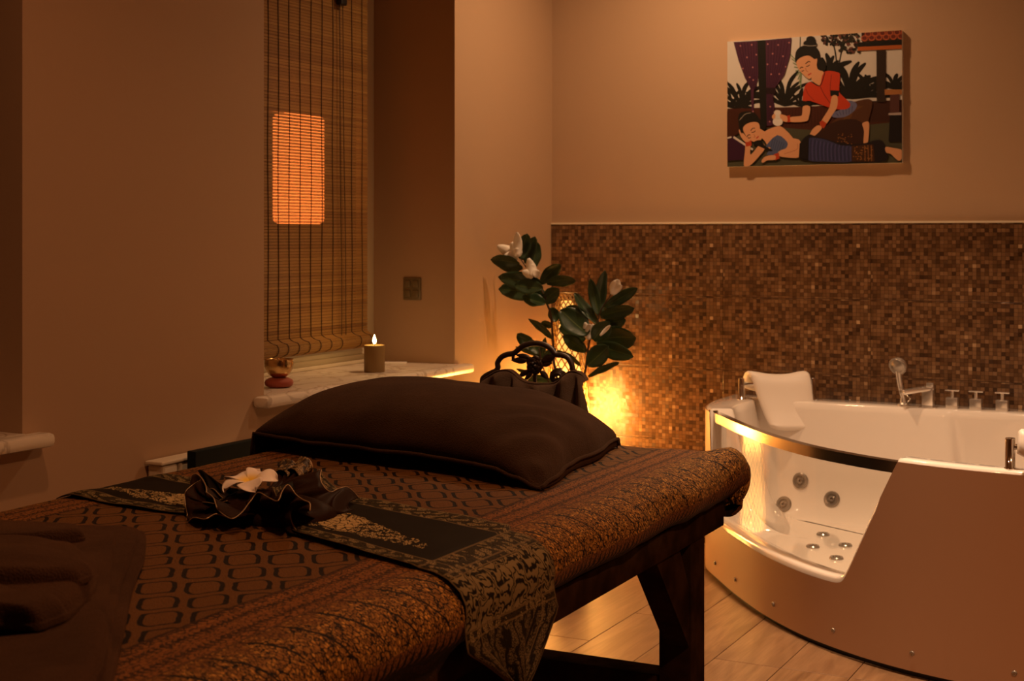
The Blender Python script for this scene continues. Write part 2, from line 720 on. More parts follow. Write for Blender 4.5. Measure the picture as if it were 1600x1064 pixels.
# frangipani
m, b = start('frangipani_petal')
x, y, z = sep(coord())
rr = (x * x + y * y).pw(.5)
put(mixc(rr.ss(.028, .006), (.86, .78, .68), (.88, .60, .05)), b.inputs['Base Color'])
b.inputs['Roughness'].default_value = .45
b.inputs['Subsurface Weight'].default_value = .15
b.inputs['Subsurface Radius'].default_value = (.01, .006, .003)
M['frangipani'] = m

# painting print
m, b = start('canvas_print')
ca = node('ShaderNodeVertexColor')
ca.layer_name = 'Col'
X.nt.links.new(ca.outputs[0], b.inputs['Base Color'])
b.inputs['Roughness'].default_value = .35
M['print'] = m

# lamp diffuser: glows most at bulb height
m, b = start('lamp_diffuser')
x, y, z = sep(coord())
glow = (z - .52).abs().ss(.26, .0).pw(2.0) + z.ss(.46, .10) * .10 + .016
b.inputs['Base Color'].default_value = (.8, .6, .35, 1)
b.inputs['Emission Color'].default_value = (*LAMP_COL, 1)
put(glow * LAMP_E, b.inputs['Emission Strength'])
M['diffuser'] = m
M['lamp_metal'] = mat('lamp_lattice_metal', (.62, .42, .18), .4, .5)

# ------------------------------------------------------------------ room shell
WX, BY, CZ = -2.70, 5.60, 2.90
RX, FY = 1.7, -1.6
fl = MB().box((WX - .4, FY - .1, -.12), (RX + .1, BY + .1, -.012)).build('floor', M['blackout'])
tag(fl, kind='structure')
tag(MB().box((WX - .4, FY - .1, CZ), (RX + .1, BY + .1, CZ + .1)).build('ceiling', M['ceiling']), kind='structure')
# planks run along Y
pw = .205
rng = random.Random(4)
plank_mesh = {}
x = -1.835 - 5 * pw
col_i = 0
while x < RX:
    y = 4.08 - rng.choice([0, .37, .75, .95, .2]) - 6 * 1.22 if abs(x + 1.835 + pw) > .02 else 4.08 - 6 * 1.22
    if abs(x + 1.835) < .02:
        y = 4.45 - 6 * 1.22
    while y < BY:
        y0, y1 = max(y, FY), min(y + 1.22, BY)
        x0, x1 = max(x, WX), min(x + pw, RX)
        if y1 - y0 > .03 and x1 - x0 > .02:
            key = (round(x1 - x0, 3), round(y1 - y0, 3))
            if key not in plank_mesh:
                pl = MB().box((0, 0, -.012), (key[0] - .0022, key[1] - .0022, 0), .0012).build('floor_plank', M['plank'], fl)
                plank_mesh[key] = pl.data
            else:
                pl = bpy.data.objects.new('floor_plank', plank_mesh[key])
                C.objects.link(pl)
                pl.parent = fl
            pl.location = (x0, y0, 0)
        y += 1.22
    x += pw

W1 = (1.40, 2.575)   # window openings along Y
W2 = (3.55, 4.74)
WT, WB = 2.45, .745
wl = MB()
for (a, bb, z0, z1) in [(FY, W1[0], 0, CZ), (W1[1], W2[0], 0, CZ), (W2[1], BY, 0, CZ), (W1[0], W1[1], 0, WB), (W1[0], W1[1], WT, CZ), (W2[0], W2[1], 0, WB), (W2[0], W2[1], WT, CZ)]:
    wl.box((WX - .42, a, z0), (WX, bb, z1))
tag(wl.build('wall_left', M['paint']), kind='structure')
wb = MB().box((WX - .42, BY, 0), (RX, BY + .1, CZ)).build('wall_back', M['paint'])
tag(wb, kind='structure')
tag(MB().box((RX, FY, 0), (RX + .1, BY, CZ)).build('wall_right', M['paint']), kind='structure')
tag(MB().box((WX, FY - .1, 0), (RX, FY, CZ)).build('wall_front', M['paint']), kind='structure')

# wall tiles
tm = {}
xs = [WX + .002, -2.52] + [-2.52 + .605 * k for k in range(1, 7)] + [RX - .002]
zs = [0.0, .122, .422, .722, 1.022, 1.322]
for i in range(len(xs) - 1):
    for k in range(len(zs) - 1):
        wd, hh = xs[i + 1] - xs[i] - .0016, zs[k + 1] - zs[k] - .0016
        key = (round(wd, 3), round(hh, 3))
        if key not in tm:
            t_ = MB().box((0, -.012, 0), (wd, 0, hh), .0008).build('wall_tile', M['mosaic'], wb)
            tm[key] = t_.data
        else:
            t_ = bpy.data.objects.new('wall_tile', tm[key])
            C.objects.link(t_)
            t_.parent = wb
        t_.location = (xs[i], BY - .001, zs[k])
tag(MB().box((WX + .001, BY - .016, 1.3205), (RX, BY, 1.328), .001).build('trim_1', M['white']), kind='structure')


# windows
def window(n, Y0, Y1, sill=True):
    r_ = empty('window_%d' % n, (-3.05, (Y0 + Y1) / 2, WB), kind='structure')
    cx_, cy_ = -3.05, (Y0 + Y1) / 2

    def L(p): return (p[0] - cx_, p[1] - cy_, p[2] - WB)
    fr_ = MB()
    for a_, b_ in [((-3.12, Y0, .80), (-3.065, Y0 + .05, WT)), ((-3.12, Y1 - .05, .80), (-3.065, Y1, WT)),
                   ((-3.12, Y0, WT - .05), (-3.065, Y1, WT)), ((-3.12, Y0, .78), (-3.055, Y1, .84)),
                   ((-3.12, Y0, .78), (-3.045, Y1, .815)), ((-3.12, Y0, .78), (-3.035, Y1, .795))]:
        fr_.box(L(a_), L(b_), .004)
    autosmooth(fr_.build('window_frame', M['pvc'], r_))
    MB().box(L((-3.10, Y0 + .045, .835)), L((-3.092, Y1 - .045, WT - .045))).build('window_pane', M['glass'], r_)
    s_ = MB().box(L((-3.12, Y0, .745)), L((-2.652, Y1, .78)), 0.0)
    s2 = MB().box(L((-2.699, Y0 - .06, .745)), L((-2.64, Y1 + .055, .78)), .012)
    s_.v, s_.f = [], []
    s_.box(L((-3.12, Y0 + .0005, .7455)), L((-2.69, Y1 - .0005, .78)), 0.0)
    s_.add(s2.v, s2.f)
    autosmooth(s_.build('window_sill', M['marble'], r_))
    return r_


window(1, *W1)
window(2, *W2)

# ------------------------------------------------------------------ massage bed
BED = empty('massage_bed', (-1.56, 2.10, 0), 'wide dark timber massage bed spread with a gold and brown patterned brocade cover', 'bed', rz=math.radians(.8))
TOP = .77
HX, NY0, NY1 = .443, -1.15, 1.03     # crease half width, ends (local)
# profile of the side: (outward distance from crease, z)
side_prof = [(0, TOP), (.03, TOP - .003), (.055, TOP - .011), (.076, TOP - .026), (.088, TOP - .045), (.090, TOP - .066), (.082, TOP - .088), (.066, TOP - .104), (.052, TOP - .112), (.050, TOP - .125), (.049, TOP - .150)]


def prof_pts():
    out = []
    s_ = 0
    for i, p in enumerate(side_prof):
        if i:
            s_ += math.dist(p, side_prof[i - 1])
        out.append((s_, p))
    return out


PP = prof_pts()


def side_at(d):
    """position at arc distance d past the crease"""
    if d <= 0:
        return (d, TOP)
    for (s0, p0), (s1, p1) in zip(PP, PP[1:]):
        if d <= s1:
            t_ = (d - s0) / (s1 - s0)
            return (p0[0] + (p1[0] - p0[0]) * t_, p0[1] + (p1[1] - p0[1]) * t_)
    return (PP[-1][1][0], PP[-1][1][1] - (d - PP[-1][0]))


SMAX = PP[-1][0]
vs, uv = [], []
ds = [-HX + HX * i / 24 for i in range(25)] + [SMAX * i / 26 for i in range(1, 27)]
cols_ = [(-1, d) for d in ds[::-1]] + [(1, d) for d in ds[1:]]
NYc = 120
rows = []
endprof = [p for _, p in PP]
for j in range(-12, NYc + 13):
    rows.append(j)
for j in rows:
    # along the bed; the far and near ends roll down like the sides
    if 0 <= j <= NYc:
        yy, dz, sh = NY0 + (NY1 - NY0) * j / NYc, 0, 0
    else:
        k = (-j if j < 0 else j - NYc) / 12
        e = side_at(SMAX * k)
        yy = (NY1 + e[0]) if j > 0 else (NY0 - e[0])
        dz = e[1] - TOP
        sh = k
    vv = yy + (SMAX * 0 if not sh else 0)
    for sg, d in cols_:
        ox, oz = side_at(d)
        X_ = sg * (HX + ox)
        # rounded plan corner
        if sh:
            X_ = sg * min(abs(X_), HX + max(ox, 0) * (1 - .15 * sh))
        zz = min(oz, TOP) + dz * (1 if d <= 0 else max(0, 1 - (TOP - oz) / .16))
        n_ = noise.noise(Vector((X_ * 5, yy * 4, d * 8))) * .0035 + noise.noise(Vector((X_ * 14, yy * 11, 3))) * .0015
        if d > .09:
            n_ *= 2.2
        zz += n_ if d <= .05 else 0
        X_ += sg * (n_ * 1.5 if d > .05 else 0)
        if j > NYc - 6 and d > 0:      # peaked corner of the cover at the foot
            q = smooth01(NYc - 6, NYc + 3, j) * smooth01(.0, .06, d) * (1 - smooth01(.10, .17, d))
            X_ += sg * .016 * q
            zz += .026 * q
        vs.append((X_, yy, zz))
        uv.append((d, yy if not sh else yy + (0.1 * k if j > 0 else -.1 * k)))
nc = len(cols_)
fs = [(a * nc + i, a * nc + i + 1, (a + 1) * nc + i + 1, (a + 1) * nc + i) for a in range(len(rows) - 1) for i in range(nc - 1)]
obj('bed_cover', vs, fs, M['brocade'], BED, True, uv)
MB().box((-HX - .03, NY0 - .02, TOP - .105), (HX + .03, NY1 + .02, TOP - .02), .03).build('mattress', M['mattress'], BED, True)
# timber frame
FXo = .497
zt, zbm = TOP - .112, .600
for nm, a_, b_ in [('side_rail', (FXo - .045, -1.14, zbm), (FXo, 1.045, zt)), ('side_rail', (-FXo, -1.14, zbm), (-FXo + .045, 1.045, zt)),
                   ('end_rail', (-FXo + .045, 1.0, zbm), (FXo - .045, 1.045, zt)), ('end_rail', (-FXo + .045, -1.14, zbm), (FXo - .045, -1.095, zt))]:
    autosmooth(MB().box(a_, b_, .003).build(nm, M['dark_wood'], BED))
MB().box((-FXo + .045, -1.095, zt - .02), (FXo - .045, 1.0, zt)).build('base_board', M['dark_wood'], BED)
LY0, LY1 = .82, .91
for sx in (1, -1):
    for (a_, b_) in ((LY0, LY1), (-1.09, -1.0)):
        xa, xb = sorted((sx * FXo * .998, sx * (FXo - .076)))
        autosmooth(MB().box((xa, a_, 0), (xb, b_, zbm), .003).build('leg', M['dark_wood'], BED))
    for sy, y_in in ((1, LY0), (-1, -1.0)):
        d = -sy if sy == 1 else 1
        y0 = LY0 if sy == 1 else -1.0
        poly = [(y0 + d * .06, zbm), (y0 + d * .20, zbm), (y0, .375), (y0, .505)]
        xa, xb = sorted((sx * (FXo - .006), sx * (FXo - .062)))
        autosmooth(MB().prism(poly, xa, xb, 0).build('brace', M['dark_wood'], BED))
for (a_, b_) in ((LY0 + .005, LY1 - .01), (-1.085, -1.005)):
    autosmooth(MB().box((-FXo + .07, a_, .215), (FXo - .07, b_, .302), .003).build('stretcher', M['dark_wood'], BED))


def bedw(X_, Y_, z_):
    """world point from bed-local"""
    c_, s_ = math.cos(math.radians(.8)), math.sin(math.radians(.8))
    return Vector((-1.56 + X_ * c_ - Y_ * s_, 2.10 + X_ * s_ + Y_ * c_, z_))


# ------------------------------------------------------------------ pillow under a towel
FL, FR, BR, BL = Vector((-2.085, 2.70)), Vector((-1.235, 2.50)), Vector((-1.325, 3.10)), Vector((-2.06, 3.17))
bc = (FL + FR + BR + BL) / 4


def bil(a, b_):
    return (FL * (1 - a) + FR * a) * (1 - b_) + (BL * (1 - a) + BR * a) * b_


def dome(a, b_, top, p=2.4, q=.62):
    sx_, sy_ = abs(2 * a - 1), abs(2 * b_ - 1)
    return top * max(0, (1 - sx_ ** p)) ** q * max(0, (1 - sy_ ** p)) ** q


tag_p = empty('pillow', (bc.x, bc.y, TOP + .003), 'plump pillow hidden beneath the dark brown towel at the head of the bed', 'pillow')


def fpil(a, b_):
    aa, bb_ = .08 + a * .84, .10 + b_ * .80
    p = bil(aa, bb_)
    return p


vs, fs = [], []
top_, fs1 = grid(28, 22, lambda a, b_: Vector((*(fpil(a, b_) - bc), .045 + dome(a, b_, .070, 3.0, .5))))
bot_, _ = grid(28, 22, lambda a, b_: Vector((*(fpil(a, b_) - bc), .045 - dome(a, b_, .043, 3.0, .5))))
pm = MB().add(top_, fs1).add(bot_, [f_[::-1] for f_ in fs1])
pm.build('pillow_body', M['mattress'], tag_p, True)
tw = empty('towel', (bc.x, bc.y, TOP), 'dark brown terry towel draped smoothly over the big pillow on the bed', 'towel')


def ftow(a0, b0):
    # outermost strips of the grid are the hanging hem
    a = max(0, min(1, (a0 - .03) / .94))
    b_ = max(0, min(1, b0 / .97))
    p = bil(a, b_)
    q = Vector((p.x, p.y))
    z_ = .036 + dome(a, b_, .125 * (1 - .02 * a), 2.9, .52)
    edge = min(a, 1 - a, b_, 1 - b_)
    z_ += noise.noise(Vector((p.x * 4, p.y * 4, 1))) * .010 * smooth01(0, .2, edge)
    z_ += noise.noise(Vector((p.x * 13, p.y * 9, 5))) * .003
    z_ -= .016 * smooth01(.80, 1.0, a) * (1 - smooth01(0, .3, b_))
    cr = math.exp(-((a - .93) ** 2) / .006) * math.exp(-((b_ - .25) ** 2) / .09)
    z_ += .006 * cr * math.sin((a * 2.0 - b_) * 30)
    drop = max(0, (.03 - a0) / .03, (a0 - .97) / .03, (b0 - .97) / .03)
    z_ = z_ * (1 - drop) + (.004 - .04 * (a0 < .03)) * drop
    # the right front corner settles on the bed
    z_ -= (z_ - .006) * smooth01(.93, 1.0, a) * (1 - smooth01(0, .06, b_))
    q.y -= .016 * math.sin(math.pi * a) * (1 - b_) ** 3 * math.sin(a * 7)
    q.x += .006 * math.sin(b_ * 12) * smooth01(.85, 1, a)
    if a0 < .03:
        q.x -= .006 * drop
    if a0 > .97:
        q.x += .006 * drop
    return Vector((q.x - bc.x, q.y - bc.y, z_ if a0 < .03 else max(.004, z_)))


v_, f_ = grid(110, 80, ftow)
v2, rings = list(v_), []
NU, NV = 110, 80
o = obj('towel_cloth', v_, f_, M['terry'], tw, True, thick=.005, off=-1)
# hem bands: a raised woven strip along front and right edges


def hem(pts, nm='hem'):
    mb_ = MB()
    mb_.tube(pts, .0045, 6)
    return mb_.build(nm, M['terry'], tw, True)


hem([ftow(i / 60, .0) + Vector((0, 0, -.001)) for i in range(61)])
hem([ftow(.985, i / 60) + Vector((.003, 0, .001)) for i in range(61)])

# ------------------------------------------------------------------ runner across the bed
RUN = empty('bed_runner', (-1.56, 2.06, TOP), 'narrow black silk runner with gold borders laid across the bed and gathered at its middle', 'runner')
RB = Vector((-1.56, 2.06, TOP))


def ws(pt2, drop=0.0, lift=.004):
    """put a plan point on the cover's surface"""
    X_, Y_ = pt2
    return Vector((X_, Y_, TOP + lift - drop))


# right half, from the knot over the side to the pointed tip
v_, uv_, f_ = [], [], []
NS, NW = 90, 17
crx = -1.11  # crease X near Y=2
L_on = .455
Ltot = .725
for i in range(NS):
    s_ = Ltot * i / (NS - 1)
    # centre line on the bed: from knot (-1.53,2.13) to crease (-1.10,1.985)
    t_ = s_ / L_on
    if s_ <= L_on:
        cx_ = -1.545 + (crx + 1.545) * t_
        cy_ = 2.13 - .145 * t_
        base = (cx_, cy_)
        hw = .150 + .012 * t_ - .05 * (1 - smooth01(0, .3, t_))
        d_ = 0
    else:
        d_ = s_ - L_on
        hw = .150
        cy_ = 1.978 - .03 * (d_ / .3)
        if d_ > .175:
            hw = .150 * max(.04, 1 - ((d_ - .175) / (Ltot - L_on - .175)) ** .9)
    for j in range(NW):
        v__ = -1 + 2 * j / (NW - 1)
        yy = cy_ + v__ * hw
        if s_ <= L_on:
            # the cloth's own direction is slightly diagonal, edges stay parallel
            xx = cx_ + v__ * (-.02) * (1 - t_)
            wv = noise.noise(Vector((xx * 9, yy * 9, 2))) * .006 * (1 - t_ * .6)
            zz = TOP + .005 + max(0, wv) + .004 * (abs(v__) > .97)
            zz += .05 * max(0, 1 - t_ * 5) ** 2
            # roll smoothly into the crease
        else:
            # follow the cover, then hang straight from the widest point
            if d_ < .125:
                ox, oz = side_at(d_)
            else:
                o1 = side_at(.125)
                ox, oz = o1[0] + .004 * math.sin(d_ * 30), o1[1] - (d_ - .125)
            xx = crx + ox + .006
            zz = oz + .004
            if d_ > .125:
                xx += .012 * math.sin(v__ * 7 + 1) * smooth01(.12, .25, d_)
                xx += .010 * smooth01(.12, .2, d_)
            dist_ = abs(v__)
        v_.append(Vector((xx, yy, zz)) - RB)
        uv_.append((s_, v__))
f_ = [(a * NW + i, a * NW + i + 1, (a + 1) * NW + i + 1, (a + 1) * NW + i) for a in range(NS - 1) for i in range(NW - 1)]
obj('runner_cloth', v_, f_, M['runner'], RUN, True, uv_, thick=.0012, off=1)
# left half
v_, uv_ = [], []
NS = 40
for i in range(NS):
    t_ = i / (NS - 1)
    s_ = .455 * t_ + .02
    cx_ = -1.64 - .405 * t_
    cy_ = 2.085 + .085 * t_
    hw = .100 + .035 * smooth01(0, .5, t_)
    for j in range(NW):
        v__ = 1 - 2 * j / (NW - 1)
        xx = cx_ - v__ * .03 * (1 - t_)
        yy = cy_ + v__ * hw + .05 * v__ * (v__ < 0) * 0
        zz = TOP + .005 + max(0, noise.noise(Vector((xx * 8, yy * 9, 7)))) * .008
        if xx < -1.99:
            zz -= (-1.99 - xx) ** 2 * 4.0
            zz = max(zz, .742)
        zz += .03 * max(0, 1 - t_ * 6) ** 2
        v_.append(Vector((xx, yy, zz)) - RB)
        uv_.append((.42 * (t_) * .95 + .02, v__))
f_ = [(a * NW + i, a * NW + i + 1, (a + 1) * NW + i + 1, (a + 1) * NW + i) for a in range(NS - 1) for i in range(NW - 1)]
obj('runner_cloth', v_, f_, M['runner'], RUN, True, uv_, thick=.0012, off=1)


# gathered knot: ruffled sheets, each given by its free edge and its foot
def ruffle(edge, foot, bulge=.02, name='ruffle', nv=10, per=7, m_='silk', rim=True):
    E_ = catmull(edge, per)
    G_ = catmull(foot, per)
    n_ = len(E_)
    G_ = [G_[min(len(G_) - 1, round(i * (len(G_) - 1) / (n_ - 1)))] for i in range(n_)]
    vs_ = []
    for j in range(nv):
        t_ = j / (nv - 1)
        for i in range(n_):
            p = G_[i].lerp(E_[i], t_)
            p = p + Vector((0, -1, .25)) * bulge * math.sin(math.pi * t_) * (1 + .5 * math.sin(i * .55))
            p.z = max(p.z, TOP + .006)
            vs_.append(p - RB)
    fs_ = [(j * n_ + i, j * n_ + i + 1, (j + 1) * n_ + i + 1, (j + 1) * n_ + i) for j in range(nv - 1) for i in range(n_ - 1)]
    r__ = obj(name, vs_, fs_, M[m_], RUN, True, thick=.0016)
    if rim:
        MB().tube([p - RB for p in E_], .0011, 5).build('gold_edging', M['gold_edge'], r__, True)
    return r__


def KP(cx_, cy_, Y):    # pixel of the knot close-up -> point on plane Y
    return onY(270 + cx_ / 5.517, 700 + cy_ / 5.517, Y)


def foot(edge, Y, z=TOP + .006, k=.6, cX=-1.55):
    out = []
    for p in edge:
        out.append(Vector((cX + (p.x - cX) * k, Y, z)))
    return out


# front main ruffle
e = [KP(285, 380, 2.00), KP(350, 430, 1.965), KP(390, 530, 1.93), KP(500, 608, 1.90), KP(590, 560, 1.93), KP(660, 470, 1.965), KP(735, 385, 1.98),
     KP(820, 425, 1.95), KP(905, 455, 1.93), KP(945, 370, 1.96), KP(995, 318, 1.98), KP(1060, 400, 1.96), KP(1120, 445, 1.93), KP(1180, 475, 1.92), KP(1182, 540, 1.905)]
ruffle(e, foot(e, 2.05, k=.55), .028)
# front lower-left ruffle
e = [KP(255, 270, 2.08), KP(170, 320, 2.06), KP(110, 380, 2.02), KP(105, 470, 1.99), KP(125, 560, 1.97), KP(125, 640, 1.95), KP(180, 600, 1.92), KP(280, 612, 1.91), KP(370, 570, 1.93), KP(480, 600, 1.93)]
ruffle(e, foot(e, 2.06, k=.6), .02)
# left back folds rising to a tip
e = [KP(170, 235, 2.12), KP(205, 225, 2.11), KP(250, 262, 2.08), KP(285, 330, 2.04), KP(290, 385, 2.02)]
ruffle(e, foot(e, 2.08, k=.75), .014)
e = [KP(215, 195, 2.20), KP(250, 190, 2.19), KP(310, 235, 2.17), KP(380, 285, 2.15), KP(450, 330, 2.13), KP(560, 350, 2.11)]
ruffle(e, foot(e, 2.07, k=.55), -.012, m_='runner', rim=False)
e = [KP(130, 370, 2.08), KP(260, 400, 2.06), KP(340, 350, 2.06), KP(430, 430, 2.04), KP(520, 440, 2.03), KP(640, 480, 2.03)]
ruffle(e, foot(e, 2.09, k=.6), .01)
e = [KP(110, 470, 2.03), KP(200, 465, 2.02), KP(300, 470, 2.01), KP(380, 480, 2.00), KP(470, 455, 2.00)]
ruffle(e, foot(e, 2.06, k=.6), .012)
# right front tube that flows into the right half of the runner
e = [KP(1085, 508, 1.97), KP(1030, 530, 1.965), KP(1018, 600, 1.955), KP(1045, 680, 1.95), KP(1110, 768, 1.94)]
ft = [KP(1000, 500, 2.03), KP(930, 540, 2.03), KP(900, 610, 2.03), KP(950, 700, 1.98), KP(1080, 775, 1.95)]
ruffle(e, ft, .012)
# right middle fold with lined edge
e = [KP(1280, 190, 2.17), KP(1270, 255, 2.14), KP(1300, 330, 2.13), KP(1360, 378, 2.14), KP(1430, 350, 2.17), KP(1500, 338, 2.20), KP(1560, 380, 2.21), KP(1600, 430, 2.21)]
ft = [KP(900, 350, 2.14), KP(900, 420, 2.10), KP(960, 480, 2.08), KP(1080, 520, 2.08), KP(1250, 540, 2.08), KP(1380, 560, 2.09), KP(1480, 570, 2.12), KP(1560, 560, 2.15)]
ruffle(e, ft, .018, nv=12)
# back upright loops with gold ends
for ex in ([(900, 205), (940, 130), (985, 98), (1040, 115), (1060, 165), (1000, 225)], [(1040, 230), (1080, 130), (1115, 80), (1170, 95), (1200, 145), (1195, 200), (1140, 265)]):
    e = [KP(a_, b_, 2.22 + .012 * math.sin(i)) for i, (a_, b_) in enumerate(ex)]
    ft = [KP(780 + i * 22, 370 + i * 8, 2.10) for i in range(len(ex))]
    ruffle(e, ft, -.014, nv=12)
    # bright woven end of the loop
    mid_ = [p.lerp(q, .35) for p, q in zip(e, ft)]
    ruffle([p + Vector((0, -.003, .002)) for p in e], [p + Vector((0, -.003, .002)) for p in mid_], -.008, name='woven_end', nv=6, m_='woven', rim=False)
# low core so no gap shows
vs_, fs_ = grid(36, 10, lambda a, b_: Vector((.125 * math.cos(a * 6.2832) * math.cos(b_ * 1.57) + .01, (.095 + .01 * math.sin(a * 40)) * math.sin(a * 6.2832) * math.cos(b_ * 1.57), .004 + .036 * math.sin(b_ * 1.57) * (1 + .18 * math.sin(a * 44)))), True)
obj('gathered_core', vs_, fs_, M['silk'], RUN, True)

# frangipani flower
fc = onY(390, 757, 2.06)
FR_ = empty('frangipani', tuple(fc), 'cream frangipani blossom with a yellow centre resting in the gathered runner', 'flower')
FR_.rotation_euler = (math.radians(12), math.radians(-5), math.radians(18))
for k in range(5):
    th = math.radians(72 * k)
    vs_ = []
    NU_, NV_ = 11, 18
    for j in range(NV_):
        t_ = math.sin(j / (NV_ - 1) * math.pi / 2) ** 1.15
        r_ = .002 + .049 * t_
        wdt = .0035 + .0190 * math.sin(math.pi * .5 * min(1, t_ / .62)) ** .9
        if t_ > .55:
            wdt *= math.sqrt(max(0, 1 - ((t_ - .55) / .45) ** 2.4)) + .01
        for i in range(NU_):
            s_ = -1 + 2 * i / (NU_ - 1)
            z_ = .004 + .010 * math.sin(t_ * 2.3) - .012 * t_ ** 3 + .006 * s_ * t_ * (1 - .3 * t_) + .006 * s_ * s_ * t_
            ang = th + .22 * t_ * t_
            px_, py_ = r_, s_ * wdt
            vs_.append(Vector((px_ * math.cos(ang) - py_ * math.sin(ang), px_ * math.sin(ang) + py_ * math.cos(ang), z_ + .0015 * k * .3)))
    fs_ = [(j * NU_ + i, j * NU_ + i + 1, (j + 1) * NU_ + i + 1, (j + 1) * NU_ + i) for j in range(NV_ - 1) for i in range(NU_ - 1)]
    obj('petal', vs_, fs_, M['frangipani'], FR_, True, thick=.0012)
MB().lathe([(.004, -.028), (.003, -.01), (.0045, .002), (0.0001, .004)], n=12).build('flower_tube', M['frangipani'], FR_, True)


# ------------------------------------------------------------------ folded towels in the left foreground
def puff(poly, z0, h, r_, seed=0, amp=.004, rings_=9, crown=.0):
    """soft slab: polygon footprint (plan, world), rounded edge of radius r_"""
    Q_ = [Vector((p[0], p[1], 0)) for p in poly]
    P_ = []
    for i, p in enumerate(Q_):
        q = Q_[(i + 1) % len(Q_)]
        P_ += [p.lerp(q, k / 10) for k in range(10)]
    for _ in range(3):
        P_ = [(P_[i - 1] + P_[i] * 2 + P_[(i + 1) % len(P_)]) / 4 for i in range(len(P_))]
    c_ = sum(P_, Vector()) / len(P_)
    n_ = len(P_)
    size = sum((p - c_).length for p in P_) / n_
    vs_ = []
    levels = [(0, z0 + .001), (0.25 * r_ * -.35, z0 + h * .3)]
    for k in range(rings_):
        t_ = k / (rings_ - 1)
        d_ = r_ * (1 - math.cos(t_ * math.pi / 2))
        levels.append((d_, z0 + h * .3 + h * .7 * math.sin(t_ * math.pi / 2)))
    for k in range(1, 12):
        levels.append((r_ + (size - r_) * k / 11 * .985, z0 + h + crown * math.sin(k / 11 * 1.57)))
    for d_, z_ in levels:
        for p in P_:
            q = p + (c_ - p) * min(.985, d_ / size)
            nn = noise.noise(Vector((q.x * 7 + seed, q.y * 7, z_ * 5))) * amp + noise.noise(Vector((q.x * 26 + seed, q.y * 26, 0))) * amp * .3
            vs_.append(Vector((q.x, q.y, z_ + (nn if d_ > 0 else 0))))
    fs_ = [(j * n_ + i, j * n_ + (i + 1) % n_, (j + 1) * n_ + (i + 1) % n_, (j + 1) * n_ + i) for j in range(len(levels) - 1) for i in range(n_)]
    fs_.append(tuple((len(levels) - 1) * n_ + i for i in range(n_)))
    return vs_, fs_


def pz(px, py, z): return tuple(onz(px, py, z)[:2])


TB = empty('towel', (-1.7, 1.45, TOP), 'dark brown folded terry towels stacked at the near left end of the bed', 'towel')
TBv = Vector((-1.7, 1.45, TOP))


def tpart(name, poly_px, z, h, r_, seed, amp=.004, crown=0.0):
    v__, f__ = puff([pz(a_, b_, z + h) for a_, b_ in poly_px], z, h, r_, seed, amp, crown=crown)
    return obj(name, [p - TBv for p in v__], f__, M['terry2'], TB, True)


tpart('towel_layer', [(-300, 845), (-60, 822), (130, 824), (229, 826), (226, 862), (206, 910), (196, 965), (181, 1035), (165, 1090), (60, 1160), (-300, 1180)], TOP + .004, .014, .010, 1)
tpart('towel_layer', [(-300, 842), (-60, 817), (120, 820), (222, 822), (206, 860), (188, 905), (180, 960), (172, 1020), (150, 1090), (40, 1160), (-300, 1180)], TOP + .018, .014, .010, 7)
tpart('towel_layer', [(-300, 838), (-60, 812), (100, 817), (182, 828), (174, 870), (170, 930), (164, 985), (160, 1030), (130, 1100), (20, 1160), (-300, 1180)], TOP + .032, .016, .012, 13, .006)
tpart('towel_fold', [(-200, 818), (-60, 808), (60, 812), (128, 815), (134, 824), (80, 830), (-20, 836), (-200, 845)], TOP + .046, .022, .018, 21, .004)
tpart('towel_fold', [(-260, 850), (-60, 828), (60, 834), (118, 845), (153, 872), (148, 890), (128, 912), (104, 932), (60, 946), (0, 940), (-120, 930), (-260, 960)], TOP + .046, .030, .026, 31, .006, .004)
tpart('towel_fold', [(-260, 868), (-80, 850), (20, 850), (80, 852), (128, 862), (146, 874), (124, 884), (60, 890), (0, 893), (-80, 898), (-260, 920)], TOP + .070, .026, .022, 41, .006, .006)
tpart('towel_fold', [(-260, 935), (-80, 908), (0, 902), (22, 912), (50, 920), (96, 918), (104, 930), (60, 946), (0, 942), (-80, 948), (-260, 985)], TOP + .062, .030, .022, 51, .005)
tpart('towel_fold', [(-260, 1010), (-60, 992), (60, 990), (100, 978), (140, 956), (166, 950), (170, 970), (162, 1010), (120, 1080), (0, 1130), (-260, 1150)], TOP + .044, .024, .022, 61, .006)

# ------------------------------------------------------------------ whirlpool bath
TUB = empty('whirlpool_bath', (-.7, 4.9, 0), 'large white corner whirlpool bath with curved glass front and beige side panel', 'bathtub')
TV = Vector((-.7, 4.9, 0))
front = [(-1.87, 5.582), (-1.872, 5.44), (-1.865, 5.28), (-1.82, 5.12), (-1.71, 4.95), (-1.58, 4.765), (-1.42, 4.565), (-1.25, 4.395), (-1.09, 4.28), (-.93, 4.195), (-.75, 4.135), (-.55, 4.105), (-.3, 4.105), (-.05, 4.15), (.2, 4.27), (.42, 4.46), (.55, 4.72), (.6, 5.0), (.602, 5.3), (.6, 5.582)]
fp = catmull([Vector((*p, 0)) for p in front], 14)
back = [Vector((.6 + (-1.87 - .6) * k / 40, 5.582, 0)) for k in range(1, 40)]
raw = fp + back
